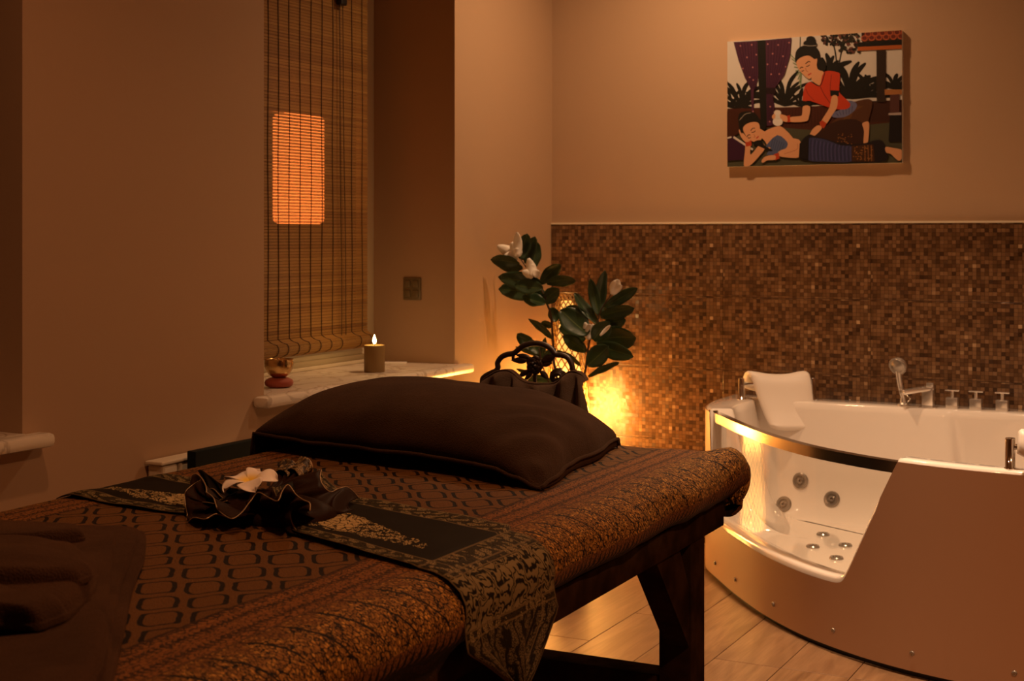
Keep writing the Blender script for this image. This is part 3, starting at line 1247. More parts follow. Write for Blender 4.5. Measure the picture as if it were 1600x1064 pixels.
# resample by arc length
NO = 560
cum = [0]
for a_, b_ in zip(raw, raw[1:] + raw[:1]):
    cum.append(cum[-1] + (b_ - a_).length)
tot = cum[-1]
OUT = []
k = 0
for i in range(NO):
    t_ = tot * i / NO
    while cum[k + 1] < t_:
        k += 1
    f0 = (t_ - cum[k]) / (cum[k + 1] - cum[k])
    OUT.append(raw[k].lerp(raw[(k + 1) % len(raw)], f0))
NRM = []
for i in range(NO):
    t_ = (OUT[(i + 2) % NO] - OUT[i - 2]).normalized()
    NRM.append(Vector((-t_.y, t_.x, 0)))
if (OUT[50] + NRM[50] * .1 - Vector((-.6, 4.9, 0))).length > (OUT[50] - Vector((-.6, 4.9, 0))).length:
    NRM = [-n_ for n_ in NRM]
wdt = []
for p in OUT:
    if p.y > 5.5:
        wd = .15
    elif p.x < -1.5 and p.y > 4.9:
        wd = .065 + .085 * smooth01(4.95, 5.4, p.y)
    else:
        wd = .065
    wdt.append(wd)
for _ in range(30):
    wdt = [(wdt[i - 1] + wdt[i] * 2 + wdt[(i + 1) % NO]) / 4 for i in range(NO)]
INN = [OUT[i] + NRM[i] * wdt[i] for i in range(NO)]
for _ in range(120):
    INN = [(INN[i - 1] + INN[i] * 2 + INN[(i + 1) % NO]) / 4 for i in range(NO)]
# window of the glass front, by arc length
ZR, ZL = .625, .235


def arc_of(x_, y_):
    return min(range(NO), key=lambda i: (OUT[i].x - x_) ** 2 + (OUT[i].y - y_) ** 2)


iw0, iw1, iw2 = arc_of(-1.775, 5.055), arc_of(-1.085, 4.277), arc_of(-.905, 4.186)


def rimh(i):
    if i < iw0 - 1 or i > iw2:
        return ZR
    if i <= iw0 + 3:
        return ZL + (ZR - ZL) * (1 - smooth01(iw0 - 1, iw0 + 3, i))
    t_ = (i - iw1) / (iw2 - iw1)
    # rounded foot then straight diagonal
    return ZL + (ZR - ZL) * min(1, (math.sqrt(t_ * t_ + .006) + t_) / 2)


HR = [rimh(i) for i in range(NO)]
# basin shell
ZF = .185
prof = [(.94, .006), (.8, .020), (.62, .036), (.45, .050)] + [(.40 * (1 - math.sin(k * math.pi / 18)), .055 + .175 * (1 - math.cos(k * math.pi / 18))) for k in range(10)]
rings_ = []
for i_ in range(1):
    rings_.append([Vector((*OUT[i].xy, HR[i] - .030)) for i in range(NO)])
    rings_.append([Vector((*OUT[i].xy, HR[i] - .012)) for i in range(NO)])
    rings_.append([Vector((*(OUT[i] + NRM[i] * .004).xy, HR[i] - .004)) for i in range(NO)])
    rings_.append([Vector((*(OUT[i] + NRM[i] * .013).xy, HR[i])) for i in range(NO)])
    rings_.append([Vector((*(INN[i] - NRM[i] * .010).xy, HR[i])) for i in range(NO)])
    rings_.append([Vector((*(INN[i] - NRM[i] * .002).xy, HR[i] - .004)) for i in range(NO)])
cen = Vector((-.65, 4.86, 0))
for pf, ins in prof:
    rr_ = []
    for i in range(NO):
        c_ = cen - INN[i]
        L_ = c_.length
        k_ = ins * (1.0 if HR[i] > .5 else .55)
        # shallow seat recess in the back wall
        rec = smooth01(-1.0, -.93, INN[i].x) * smooth01(-.45, -.52, INN[i].x) * (INN[i].y > 5.2) * .035 * (pf > .15)
        q = INN[i] + c_ / L_ * max(0, (k_ - rec))
        rr_.append(Vector((q.x, q.y, ZF + (HR[i] - .004 - ZF) * pf)))
    rings_.append(rr_)
base_ring_ = rings_[-1]
for sc_ in (.8, .5, .2):
    rings_.append([Vector((*(cen + (base_ring_[i] - cen) * sc_).xy, ZF)) for i in range(NO)])
vs = [p - TV for r__ in rings_ for p in r__]
fs = [(j * NO + i, j * NO + (i + 1) % NO, (j + 1) * NO + (i + 1) % NO, (j + 1) * NO + i) for j in range(len(rings_) - 1) for i in range(NO)]
fs.append(tuple((len(rings_) - 1) * NO + i for i in range(NO)))
basin = obj('basin', vs, fs, M['acrylic'], TUB, True)
bv = BVHTree.FromPolygons([v + TV for v in vs], fs)
# apron (outer panel)
ap = []
zl = [.018, .10, .3, .6, .9, 1.0]
for q in zl:
    ap.append([Vector((*(OUT[i] - NRM[i] * .003).xy, .018 + (HR[i] - (.022 if HR[i] < .5 else .010) - .018) * ((q - .018) / .982))) for i in range(NO)])
vs = [p - TV for r__ in ap for p in r__]
nl = len(ap)
front_n = arc_of(.6, 5.5)
fs = [(j * NO + i, j * NO + i + 1, (j + 1) * NO + i + 1, (j + 1) * NO + i) for j in range(nl - 1) for i in range(6, front_n)]
autosmooth(obj('side_panel', vs, fs, M['apron'], TUB), 50)
vs = [OUT[i] + NRM[i] * .015 - TV for i in range(NO)] + [OUT[i] + NRM[i] * .015 + Vector((0, 0, .1)) - TV for i in range(NO)]
obj('plinth', vs, [(i, (i + 1) % NO, NO + (i + 1) % NO, NO + i) for i in range(NO)], M['black'], TUB)


def strip(i0, i1, off_, thk, z0, z1, m_, name, round_=0):
    vs_, fs_ = [], []
    idx = list(range(i0, i1 + 1))
    for i in idx:
        a_ = OUT[i] + NRM[i] * off_ - TV
        b_ = OUT[i] + NRM[i] * (off_ + thk) - TV
        vs_ += [Vector((*a_.xy, z0)), Vector((*a_.xy, z1)), Vector((*b_.xy, z1)), Vector((*b_.xy, z0))]
    n_ = len(idx)
    for k_ in range(n_ - 1):
        for j in range(4):
            fs_.append((k_ * 4 + j, k_ * 4 + (j + 1) % 4, (k_ + 1) * 4 + (j + 1) % 4, (k_ + 1) * 4 + j))
    fs_.append((0, 1, 2, 3))
    fs_.append(tuple((n_ - 1) * 4 + j for j in (3, 2, 1, 0)))
    return autosmooth(obj(name, vs_, fs_, M[m_], TUB), 40)


strip(iw0 - 1, iw2 - 1, .028, .008, ZL - .004, .588, 'glass', 'glass_panel')
strip(iw0 - 1, iw2 + 1, .012, .030, .578, .612, 'steel', 'handrail')
MB().box(OUT[iw0 - 2] + NRM[iw0 - 2] * .012 + Vector((-.012, -.012, .575)) - TV, OUT[iw0 - 2] + NRM[iw0 - 2] * .02 + Vector((.018, .022, .62)) - TV, .004).build('rail_bracket', M['steel'], TUB)
# screws along the panel foot
for (a_, b_) in [(1119, 879), (1150, 915), (1209, 948), (1304, 987), (1428, 1021), (1584, 1050)]:
    # find the outline sample that projects onto this column
    best = min(range(iw0 - 12, iw2 + 120), key=lambda i: abs((lambda P_: 800 + F * (CS * P_.x + SN * P_.y) / (-SN * P_.x + CS * P_.y))(OUT[i]) - a_))
    p = OUT[best]
    MB().lathe([(.0075, 0), (.0075, .002), (.005, .004), (.002, .0035), (.0001, .003)], p - NRM[best] * .0045 + Vector((0, 0, .07)) - TV, 14, -NRM[best]).build('screw', M['jet'], TUB, True)


# jets
def jet(px, py, r_, m_='jet'):
    o_ = Vector((0, 0, CH))
    d_ = ray(px, py)
    # skip anything in front (the glass opening), find the basin surface
    hit, n_, _, _ = bv.ray_cast(o_, d_)
    if hit is None:
        return
    if n_.dot(d_) > 0:
        n_ = -n_
    j_ = MB().lathe([(r_, -.002), (r_, .004), (r_ * .86, .008), (r_ * .62, .007), (r_ * .55, .003), (r_ * .4, .003), (r_ * .34, .009), (r_ * .18, .010), (r_ * .12, .004), (.0001, .004)], hit - TV, 24, n_).build('water_jet', M[m_], TUB)
    return autosmooth(j_)


for a_, b_ in [(1251, 751), (1300, 780), (1225, 788)]:
    jet(a_, b_, .031)
for a_, b_ in [(1286, 836), (1270, 855), (1321, 853), (1307, 873)]:
    jet(a_, b_, .024)


# headrests
def headrest(pA, pB, inward, nm='headrest'):
    pA, pB = Vector((*pA, ZR)), Vector((*pB, ZR))
    for p in (pA, pB):
        MB().lathe([(.017, 0), (.017, .003), (.0135, .005), (.0135, .083), (.0125, .086), (.0001, .086)], p - TV, 24).build('headrest_post', M['chrome'], TUB, True)
    h_ = Vector((0, 0, .062))
    MB().tube([pA + h_ - TV, pB + h_ - TV], .008, 12).build('headrest_bar', M['chrome'], TUB, True)
    d_ = (pB - pA)
    L_ = d_.length
    d_ = d_.normalized()
    n_ = Vector((*inward, 0)).normalized()
    mid_ = (pA + pB) / 2

    def surf(a_, b_, side):
        # a_ across, b_ from the back over the top and down into the bath
        s_ = 2 * a_ - 1
        hw_ = (L_ / 2 - .022) * (1 - .22 * smooth01(.35, 1.0, b_))
        hw_ *= 1 - .10 * max(0, (b_ - .9) / .1) ** 2
        # centre curve in (n, z)
        cpts = [(-.030, .030), (-.028, .060), (-.012, .088), (.012, .094), (.030, .072), (.048, .02), (.072, -.04), (.095, -.085), (.105, -.10)]
        t_ = b_ * (len(cpts) - 1)
        k_ = min(len(cpts) - 2, int(t_))
        f__ = t_ - k_
        cn = cpts[k_][0] * (1 - f__) + cpts[k_ + 1][0] * f__
        cz_ = cpts[k_][1] * (1 - f__) + cpts[k_ + 1][1] * f__
        k2 = (cpts[k_ + 1][0] - cpts[k_][0], cpts[k_ + 1][1] - cpts[k_][1])
        ln = math.hypot(*k2)
        on = (-k2[1] / ln * -1, k2[0] / ln * -1)   # outward
        on = (k2[1] / ln * -1, k2[0] / ln)
        edge = (1 - abs(s_) ** 6) ** .5 * (1 - abs(2 * b_ - 1) ** 14) ** .5
        th = .016 * edge * side
        cz_ += .026 * s_ * s_ * (1 - smooth01(.25, .62, b_)) - .008      # saddle dip in the top edge
        cz_ += .016 * abs(s_) ** 6 * smooth01(.8, 1, b_)
        p = mid_ + d_ * (s_ * hw_) + n_ * (cn + on[0] * th) + Vector((0, 0, cz_ + on[1] * th))
        return p - TV
    mb_ = MB()
    v1, f1 = grid(28, 34, lambda a_, b_: surf(a_, b_, 1))
    v2_, f2 = grid(28, 34, lambda a_, b_: surf(a_, b_, -1))
    mb_.add(v1, f1).add(v2_, [q[::-1] for q in f2])
    o_ = mb_.build('headrest_cushion', M['foam'], TUB, True)
    m_ = o_.modifiers.new('weld', 'WELD')
    m_.merge_threshold = .0008


headrest((-1.775, 5.40), (-1.525, 5.53), (.85, -.53))
headrest((-.585, 4.135), (-.345, 4.135), (0, 1))

# taps on the back deck
DK = 5.50


def deck(px, Y=DK):
    a_ = dirv(px)
    return Vector((Y / a_[1] * a_[0], Y, ZR))


for px_ in (1488, 1525, 1566):
    p = deck(px_, 5.50) - TV
    t_ = MB()
    t_.box(p + Vector((-.021, -.021, 0)), p + Vector((.021, .021, .040)), .002)
    t_.tube([p + Vector((0, 0, .038)), p + Vector((0, 0, .066))], .006, 10)
    t_.box(p + Vector((-.026, -.008, .064)), p + Vector((.026, .008, .069)), .0015)
    autosmooth(t_.build('tap_handle', M['satin'], TUB))
p = deck(1450, 5.47) - TV
t_ = MB()
t_.box(p + Vector((-.030, -.030, 0)), p + Vector((.034, .030, .005)), .0015)
t_.box(p + Vector((-.020, -.018, .004)), p + Vector((.020, .022, .078)), .002)
R_ = Matrix.Rotation(math.radians(-8), 3, 'Y')
t_.box(p + Vector((-.105, -.022, .066)), p + Vector((.012, .022, .080)), .002, Matrix.Rotation(math.radians(35), 3, 'Z') @ R_, p + Vector((0, 0, .074)))
t_.box(p + Vector((-.006, -.006, .078)), p + Vector((.02, .006, .094)), .0015)
autosmooth(t_.build('faucet', M['satin'], TUB))
# hand shower
pb = deck(1411, 5.49)
ph = deck(1402, 5.47)
ph.z = onY(1402, 573, 5.47).z
hd = Vector((-.25, -.85, -.35)).normalized()
t_ = MB()
t_.lathe([(.022, 0), (.022, .006), (.012, .012), (.011, .030)], pb - TV, 20)
t_.box(pb - TV + Vector((-.004, -.004, .02)), pb - TV + Vector((.004, .004, .055)), .001)
t_.tube([pb - TV + Vector((.006, 0, .012)), pb - TV + Vector((-.004, -.004, .05)), pb - TV + Vector((-.012, -.004, .09)), ph - TV + Vector((0, .014, -.012))], [.008, .0095, .011, .013], 12)
t_.lathe([(.012, -.028), (.030, -.020), (.0345, -.006), (.0345, 0)], ph - TV, 28, hd)
hs = autosmooth(t_.build('hand_shower', M['satin'], TUB))
MB().lathe([(.034, .0), (.029, .003), (.024, .002), (.023, .005), (.0001, .006)], ph - TV, 28, hd).build('spray_face', M['jet'], hs, True)
MB().tube([pb - TV + Vector((.012, 0, .005)), pb - TV + Vector((.03, -.01, .03)), pb - TV + Vector((.01, -.008, .045))], .004, 8).build('shower_hose', M['steel'], hs, True)

# ------------------------------------------------------------------ bamboo blind
BX = -3.035
BL_ = empty('bamboo_blind', (BX, 4.08, 2.4), 'brown bamboo roller blind with dark cords covering the deep-set window', 'blind')
BV = Vector((BX, 4.08, 2.4))
path = []
z_ = 2.40
while z_ > .905:
    path.append((0.0, z_))
    z_ -= .0034 if len(path) % 3 else .0044
# folded roll at the foot
roll = catmull([Vector((0, .905, 0)), Vector((.012, .897, 0)), Vector((.030, .888, 0)), Vector((.036, .872, 0)), Vector((.030, .856, 0)), Vector((.016, .846, 0)), Vector((.0, .843, 0)), Vector((-.004, .86, 0))], 12)
acc = 0
for a_, b_ in zip(roll, roll[1:]):
    acc += (b_ - a_).length
    if acc > .0034:
        acc = 0
        path.append((b_.x, b_.y))
sl = MB()
for k, (dx, zz) in enumerate(path):
    y0, y1 = 3.555 + .004 * math.sin(k * 1.7), 4.642 + .003 * math.sin(k * 2.3)
    hh = .00148
    if k > 440 - 0 and dx > 0:
        hh = .0017
    sag = .0
    vv = []
    for yy in (y0, y1):
        for (a_, b_) in ((-.0012, -hh), (.0009, -hh), (.0016, 0), (.0009, hh), (-.0012, hh)):
            vv.append(Vector((BX + dx + a_, yy, zz + b_)) - BV)
    sl.add(vv, [(i, (i + 1) % 5, 5 + (i + 1) % 5, 5 + i) for i in range(5)] + [(4, 3, 2, 1, 0), (5, 6, 7, 8, 9)])
sl.build('slats', M['bamboo'], BL_, kind='stuff')
cy = [onX(p_, 520, BX).y for p_ in (418, 434, 451, 468, 485, 502, 519, 549, 565)]
extra = [3.60, 3.75, 3.90]
for k, yy in enumerate(extra + cy):
    if k >= 3 and k < 4:
        pass
    pts = [Vector((BX + .003 + dx, yy + .0022 * math.sin(zz * 9 + k), zz)) - BV for dx, zz in path[::5] if dx == 0] + [Vector((BX + .003 + dx * 1.04, yy + (.012 * (dx > .02)), zz)) - BV for dx, zz in path[::3] if dx > 0]
    MB().tube(pts, .0016, 5).build('binding_cord', M['cord'], BL_, True)
for k, (pt_, pb_) in enumerate([(526, 530), (531, 537)]):
    y0, y1 = onX(pt_, 10, BX).y, onX(pb_, 520, BX).y
    MB().tube([Vector((BX + .012, y0 + (y1 - y0) * t__ / 10 + .002 * math.sin(t__ + k), 2.14 - (2.14 - .87) * t__ / 10)) - BV for t__ in range(11)], .0017, 6).build('pull_cord', M['cord'], BL_, True)
ly = onX(528, 0, BX).y
MB().box(Vector((BX + .004, ly - .02, 2.135)) - BV, Vector((BX + .03, ly + .02, 2.175)) - BV, .005).build('cord_lock', M['black'], BL_)
MB().box(Vector((BX - .01, 3.555, 2.395)) - BV, Vector((BX + .02, 4.64, 2.44)) - BV, .003).build('head_rail', M['dark_wood'], BL_)
# lantern outside whose light shows through the blind
lan = empty('outdoor_lantern', (-3.40, 4.66, 1.54), 'orange lit lantern glowing behind the bamboo blind', 'lantern')
MB().box((-.05, -.08, -.22), (.05, .16, .22), .02).build('lantern_glass', M['glow'], lan)
MB().box((-.06, -.16, .22), (.06, .17, .25), .01).build('lantern_cap', M['iron'], lan)
MB().box((-.06, -.16, -.25), (.06, .17, -.22), .01).build('lantern_base', M['iron'], lan)
MB().tube([(0, 0, .25), (0, 0, .9)], .01, 8).build('hanging_rod', M['iron'], lan)

# ------------------------------------------------------------------ things on the sill
p = onz(436, 605, .78)
cu = MB().lathe([(.001, 0), (.030, 0), (.044, .006), (.047, .015), (.044, .024), (.030, .031), (.0001, .031)], n=32).build('cushion', M['red_cushion'], None, True)
cu.location = p
tag(cu, 'small round red cushion under the brass singing bowl', 'cushion')
bw = MB().lathe([(.0001, .002), (.018, .0), (.034, .012), (.045, .030), (.0475, .048), (.046, .058), (.0475, .061), (.0445, .061), (.043, .055), (.044, .046), (.040, .030), (.028, .012), (.0001, .008)], n=40).build('singing_bowl', M['brass'], None, True)
bw.location = (p.x, p.y, .78 + .0305)
tag(bw, 'small brass singing bowl on a red cushion at the left of the window sill', 'bowl')
p = onz(585, 581, .78)
cd = empty('candle', tuple(p), 'short olive brown pillar candle burning on the window sill', 'candle')
MB().lathe([(.0365, 0), (.0375, .003), (.0375, .094), (.0365, .097), (.034, .0965), (.032, .0935)], n=36).build('wax', M['wax'], cd, True)
MB().lathe([(.0335, .0945), (.0001, .0935)], n=36).build('melted_wax', M['wax_top'], cd, True)
MB().tube([(0, 0, .09), (.001, 0, .104)], .0012, 6).build('wick', M['black'], cd)
MB().lathe([(.0001, .100), (.004, .103), (.0068, .110), (.0062, .117), (.0038, .125), (.0016, .131), (.0001, .135)], n=16).build('flame', M['flame'], cd, True)
pl_ = bpy.data.lights.new('candle_light', 'POINT')
pl_.energy = .55
pl_.color = (1, .55, .2)
pl_.shadow_soft_size = .012
po = bpy.data.objects.new('candle_light', pl_)
C.objects.link(po)
po.location = (0, 0, .15)
po.parent = cd
p = onz(617, 567, .782)
cdr = MB().box((-.045, -.03, 0), (.045, .03, .004), .001).build('paper_card', M['card'])
cdr.location = (p.x, p.y, .7803)
cdr.rotation_euler = (0, 0, .5)
tag(cdr, 'thin white card lying flat on the sill to the right of the candle', 'card')

# light switch
p = onY(645, 451, W2[1])
sw = empty('light_switch', (p.x, p.y, p.z), 'small square bronze switch plate with four rockers on the window reveal', 'switch')
autosmooth(MB().box((-.040, -.009, -.044), (.040, 0, .044), .004).build('switch_plate', M['switch'], sw))
for sx in (-1, 1):
    for sz in (-1, 1):
        autosmooth(MB().box((sx * .018 - .013, -.014, sz * .019 - .014), (sx * .018 + .013, -.008, sz * .019 + .014), .003).build('rocker', M['switch'], sw))

# radiator and board beyond the bed
ra = empty('radiator', (-2.65, 3.7, 0), 'white panel radiator below the window sill beyond the bed', 'radiator')
for k in range(20):
    y_ = -.68 + k * .07
    MB().box((-.045, y_, .10), (.012, y_ + .062, .640), .008).build('radiator_column', M['white'], ra)
MB().box((-.045, -.69, .642), (.016, .73, .652), .003).build('radiator_top', M['white'], ra)
for y_ in (-.55, .6):
    MB().box((-.03, y_ - .01, 0), (-.01, y_ + .01, .11)).build('radiator_foot', M['white'], ra)
bo = MB().box((-2.615, 3.09, 0), (-2.585, 4.45, .674), .003).build('dark_board', M['teal'])
tag(bo, 'dark blue-green board standing on edge in front of the radiator', 'board')

# ------------------------------------------------------------------ ornate iron chair behind the pillow, towel over it
CY = 3.80
cx0 = onY(835, 567, CY).x
TBZ = .56
pt_ = onY(812, 600, CY)
PD_ = empty('pedestal_table', (pt_.x, CY, 0), 'small round dark pedestal table beyond the head of the bed, carrying the basket', 'table')
autosmooth(MB().lathe([(.001, TBZ - .025), (.15, TBZ - .025), (.165, TBZ - .018), (.165, TBZ - .006), (.16, TBZ), (.0001, TBZ)], n=40).build('table_top', M['dark_wood'], PD_))
autosmooth(MB().lathe([(.018, .02), (.016, .2), (.02, .4), (.03, TBZ - .025)], n=20).build('column', M['dark_wood'], PD_), 60)
autosmooth(MB().lathe([(.001, 0), (.10, 0), (.10, .012), (.03, .03), (.018, .04), (.0001, .04)], n=32).build('foot', M['dark_wood'], PD_))
CH_ = empty('basket', (cx0, CY, TBZ), 'round basket with an arched iron handle carrying an openwork rose, behind the towel-covered pillow', 'basket')
CV = Vector((cx0, CY, TBZ))


def cp(a_, b_, Y=CY):   # close-up pixels -> chair back plane
    return onY(740 + a_ / 5.909, 500 + b_ / 5.909, Y)


arch_px = [(80, 700), (82, 560), (100, 525), (150, 495), (205, 470), (225, 440), (222, 395), (255, 345), (310, 318), (370, 308), (415, 272), (470, 235), (560, 215), (650, 228), (715, 265), (760, 318), (815, 325), (870, 350), (905, 410), (918, 475), (935, 560), (950, 720)]
pts = catmull([cp(*q) - CV for q in arch_px], 5)
MB().tube(pts, .0085, 10).build('handle', M['iron'], CH_, True)
# rose: spiral of petals
rc_ = cp(570, 415) - CV
ro = MB()
for ring_, (nr, rad_) in enumerate([(5, .021), (5, .0155), (4, .010), (3, .005)]):
    for k in range(nr):
        th = 6.2832 * k / nr + ring_ * .6
        pts_ = []
        for q in range(9):
            a_ = th + (q - 4) * .19
            rr_ = rad_ * (1 + .12 * math.cos((q - 4) * .5))
            pts_.append(rc_ + Vector((math.cos(a_) * rr_, -.005 - ring_ * .0035, math.sin(a_) * rr_)))
        ro.tube(pts_, [.002, .004, .0055, .006, .006, .006, .0055, .004, .002], 6)
ro.lathe([(.026, 0), (.024, .006), (.012, .012), (.0001, .014)], rc_, 16, Vector((0, -1, 0)))
ro.build('rose', M['iron'], CH_, True)


def iron_leaf(a, b_, wpx, nm='iron_leaf'):
    A_, B_ = cp(*a) - CV, cp(*b_) - CV
    d_ = B_ - A_
    n_ = Vector((-d_.z, 0, d_.x)).normalized()
    hw_ = wpx / 5.909 / F * 4.1 / 2
    mb_ = MB()
    N_ = 10
    vs_ = []
    for y_ in (-.004, .004):
        for k in range(N_ + 1):
            t_ = k / N_
            w_ = hw_ * math.sin(math.pi * (t_ ** .8)) + .0012
            c_ = A_ + d_ * t_
            for s in (-1, 1):
                vs_.append(c_ + n_ * w_ * s + Vector((0, y_, 0)))
            vs_.append(c_ + Vector((0, y_ - .004 if y_ < 0 else y_, 0)))
    fs_ = []
    m_ = (N_ + 1) * 3
    for k in range(N_):
        b0 = k * 3
        for (p_, q_) in ((0, 2), (2, 1)):
            fs_.append((b0 + p_, b0 + q_, b0 + 3 + q_, b0 + 3 + p_))
            fs_.append((m_ + b0 + q_, m_ + b0 + p_, m_ + b0 + 3 + p_, m_ + b0 + 3 + q_))
        fs_.append((b0, b0 + 3, m_ + b0 + 3, m_ + b0))
        fs_.append((b0 + 1, m_ + b0 + 1, m_ + b0 + 4, b0 + 4))
    mb_.add(vs_, fs_)
    return mb_.build(nm, M['iron'], CH_, True)


for a_, b_, w_ in [((505, 370), (355, 372), 60), ((520, 345), (395, 320), 40), ((630, 385), (765, 325), 75), ((640, 420), (720, 395), 40), ((520, 460), (410, 530), 45), ((620, 470), (690, 545), 45), ((545, 480), (470, 560), 35)]:
    iron_leaf(a_, b_, w_)
MB().tube([cp(570, 440) - CV, cp(566, 520) - CV, cp(566, 640) - CV], .006, 8).build('rose_stem', M['iron'], CH_, True)
MB().tube([cp(365, 372) - CV, cp(365, 340) - CV, cp(372, 312) - CV], .005, 8).build('scroll', M['iron'], CH_, True)
MB().tube([cp(100, 640) - CV, cp(566, 650) - CV, cp(940, 640) - CV], .007, 8).build('cross_bar', M['iron'], CH_, True)
# side lumps of scroll iron at lower right
lm = MB()
for k in range(4):
    lm.tube([cp(790 + 75 * math.cos(a_ * .5 + k) * (1 - k * .18), 520 + 60 * math.sin(a_ * .5 + k) * (1 - k * .18)) - CV + Vector((0, -.004 * k, 0)) for a_ in range(11)], .0065, 7)
lm.build('scroll', M['iron'], CH_, True)
bx_ = (pts[0].x + pts[-1].x) / 2
bm_ = MB()
bm_.lathe([(.0001, .004), (.09, .001), (.10, .004), (.125, .09), (.140, .19), (.143, .20), (.137, .20), (.12, .09), (.095, .012), (.0001, .012)], (bx_, 0, 0), 40)
for k in range(9):
    zz = .02 + k * .021
    rr_ = .104 + .036 * zz / .19
    bm_.tube([(bx_ + (rr_ + .002 * math.sin(q * 1.0 + k * math.pi)) * math.cos(q * 6.2832 / 48), (rr_ + .002 * math.sin(q * 1.0 + k * math.pi)) * math.sin(q * 6.2832 / 48), zz) for q in range(48)], .0075, 6, True)
bm_.build('bowl', M['iron'], CH_, True)
# towel hung over the chair back
ct_e = [(60, 640), (90, 560), (150, 515), (210, 480), (270, 466), (330, 470), (380, 505), (420, 545), (480, 575), (560, 590), (650, 592), (730, 588), (790, 560), (850, 500), (900, 478), (950, 482), (1000, 510), (1030, 560)]
ct_f = [(60, 1010)] * 1 + [(90 + i * 60, 1010) for i in range(1, 16)] + [(1050, 1010), (1075, 900)]
hang = empty('towel', (cx0, CY - .15, .80), 'brown towel heaped around the rim of the basket with the rose handle', 'towel')
HV = Vector((cx0, CY - .15, .80))
E_ = catmull([cp(a_, b_, CY - .06) for a_, b_ in ct_e], 6)
G_ = catmull([cp(a_, b_, CY - .155) for a_, b_ in ct_f], 6)
vs_ = []
n_ = min(len(E_), len(G_))
for j in range(20):
    t_ = j / 19
    for i in range(n_):
        g_ = G_[int(i * (len(G_) - 1) / (n_ - 1))]
        p = E_[int(i * (len(E_) - 1) / (n_ - 1))].lerp(g_, t_ ** 1.1)
        p.y += -.018 * math.sin(i * .33 + t_ * 2) * smooth01(0, .2, t_) - .02 * math.sin(min(1, t_ * 6) * 1.57)
        if j == 0:
            p.y += .02
        vs_.append(p - HV)
fs_ = [(j * n_ + i, j * n_ + i + 1, (j + 1) * n_ + i + 1, (j + 1) * n_ + i) for j in range(19) for i in range(n_ - 1)]
obj('towel_cloth', vs_, fs_, M['terry'], hang, True, thick=.006)
MB().tube([p - HV + Vector((0, -.004, 0)) for p in E_], .0035, 6).build('hem', M['terry'], hang, True)

# ------------------------------------------------------------------ corner lamp: tapering lattice tower
LX, LYc = -2.52, 5.37
LP = empty('floor_lamp', (LX, LYc, 0), 'tapering lattice floor lamp glowing in the corner behind the magnolia branches', 'lamp')
LH = 1.035


def lr(z_): return .042 + (LH - z_) * .105


MB().lathe([(lr(0) + .004, 0), (lr(0) + .004, .012), (lr(.03), .03), (lr(.03) - .01, .03), (lr(0) - .01, 0)], n=40).build('base_ring', M['lamp_metal'], LP, True)
MB().lathe([(lr(LH) + .001, LH - .006), (lr(LH) + .003, LH), (lr(LH) - .005, LH), (lr(LH) - .005, LH - .006), (lr(LH) + .001, LH - .006)], n=40).build('top_ring', M['lamp_metal'], LP, True)
lat_ = MB()
NH = 15
for sgn in (1, -1):
    for k in range(NH):
        pts_ = []
        tw_ = 0
        z_ = .02
        th = 6.2832 * k / NH
        while z_ < LH:
            r_ = lr(z_)
            pts_.append((r_ * math.cos(th), r_ * math.sin(th), z_))
            dz = .012
            th += sgn * dz / r_ * .62
            z_ += dz
        lat_.tube(pts_, .0030, 4)
lat_.build('lattice_shade', M['lamp_metal'], LP)
dv, df = grid(32, 24, lambda a_, b_: Vector(((lr(.03 + b_ * .97) - .022) * math.cos(a_ * 6.2832), (lr(.03 + b_ * .97) - .022) * math.sin(a_ * 6.2832), .03 + b_ * .97)), True)
obj('diffuser', dv, df, M['diffuser'], LP, True)

# ------------------------------------------------------------------ magnolia branches in a floor vase
PY = 5.02
pvx = onY(888, 600, PY).x
VS = empty('magnolia_arrangement', (pvx, PY, 0), 'artificial magnolia branches with dark green leaves and white flowers in front of the corner lamp', 'plant')
PVv = Vector((pvx, PY, 0))
autosmooth(MB().lathe([(.001, 0), (.055, 0), (.06, .01), (.075, .12), (.08, .25), (.06, .38), (.035, .46), (.032, .50), (.040, .53), (.036, .53), (.028, .50), (.03, .45), (.001, .40)], n=32).build('vase', M['vase'], VS), 50)


def fp_(a_, b_, Y=PY):
    return onY(740 + a_ / 3.13, 340 + b_ / 3.13, Y)


vm_ = Vector((pvx, PY, .50))
stA = catmull([Vector((pvx, PY, .42)), vm_ + Vector((-.005, 0, .02)), fp_(395, 720), fp_(388, 600), fp_(378, 480), fp_(362, 430), fp_(340, 370), fp_(300, 300), fp_(255, 240), fp_(225, 195)], 5)
stB = catmull([Vector((pvx, PY, .42)), vm_ + Vector((.008, 0, .02)), fp_(540, 775), fp_(555, 690), fp_(565, 610), fp_(600, 530), fp_(620, 460), fp_(655, 400), fp_(680, 365)], 5)
MB().tube([p - PVv for p in stA], [.006 - .004 * i / len(stA) for i in range(len(stA))], 7).build('stem', M['stem'], VS, True)
MB().tube([p - PVv for p in stB], [.006 - .004 * i / len(stB) for i in range(len(stB))], 7).build('stem', M['stem'], VS, True)
stC = catmull([Vector((pvx, PY, .42)), vm_ + Vector((.0, -.01, .02)), fp_(350, 760, PY - .05), fp_(330, 690, PY - .07), fp_(320, 640, PY - .08)], 5)
MB().tube([p - PVv for p in stC], .003, 6).build('stem', M['stem'], VS, True)
rl = random.Random(8)


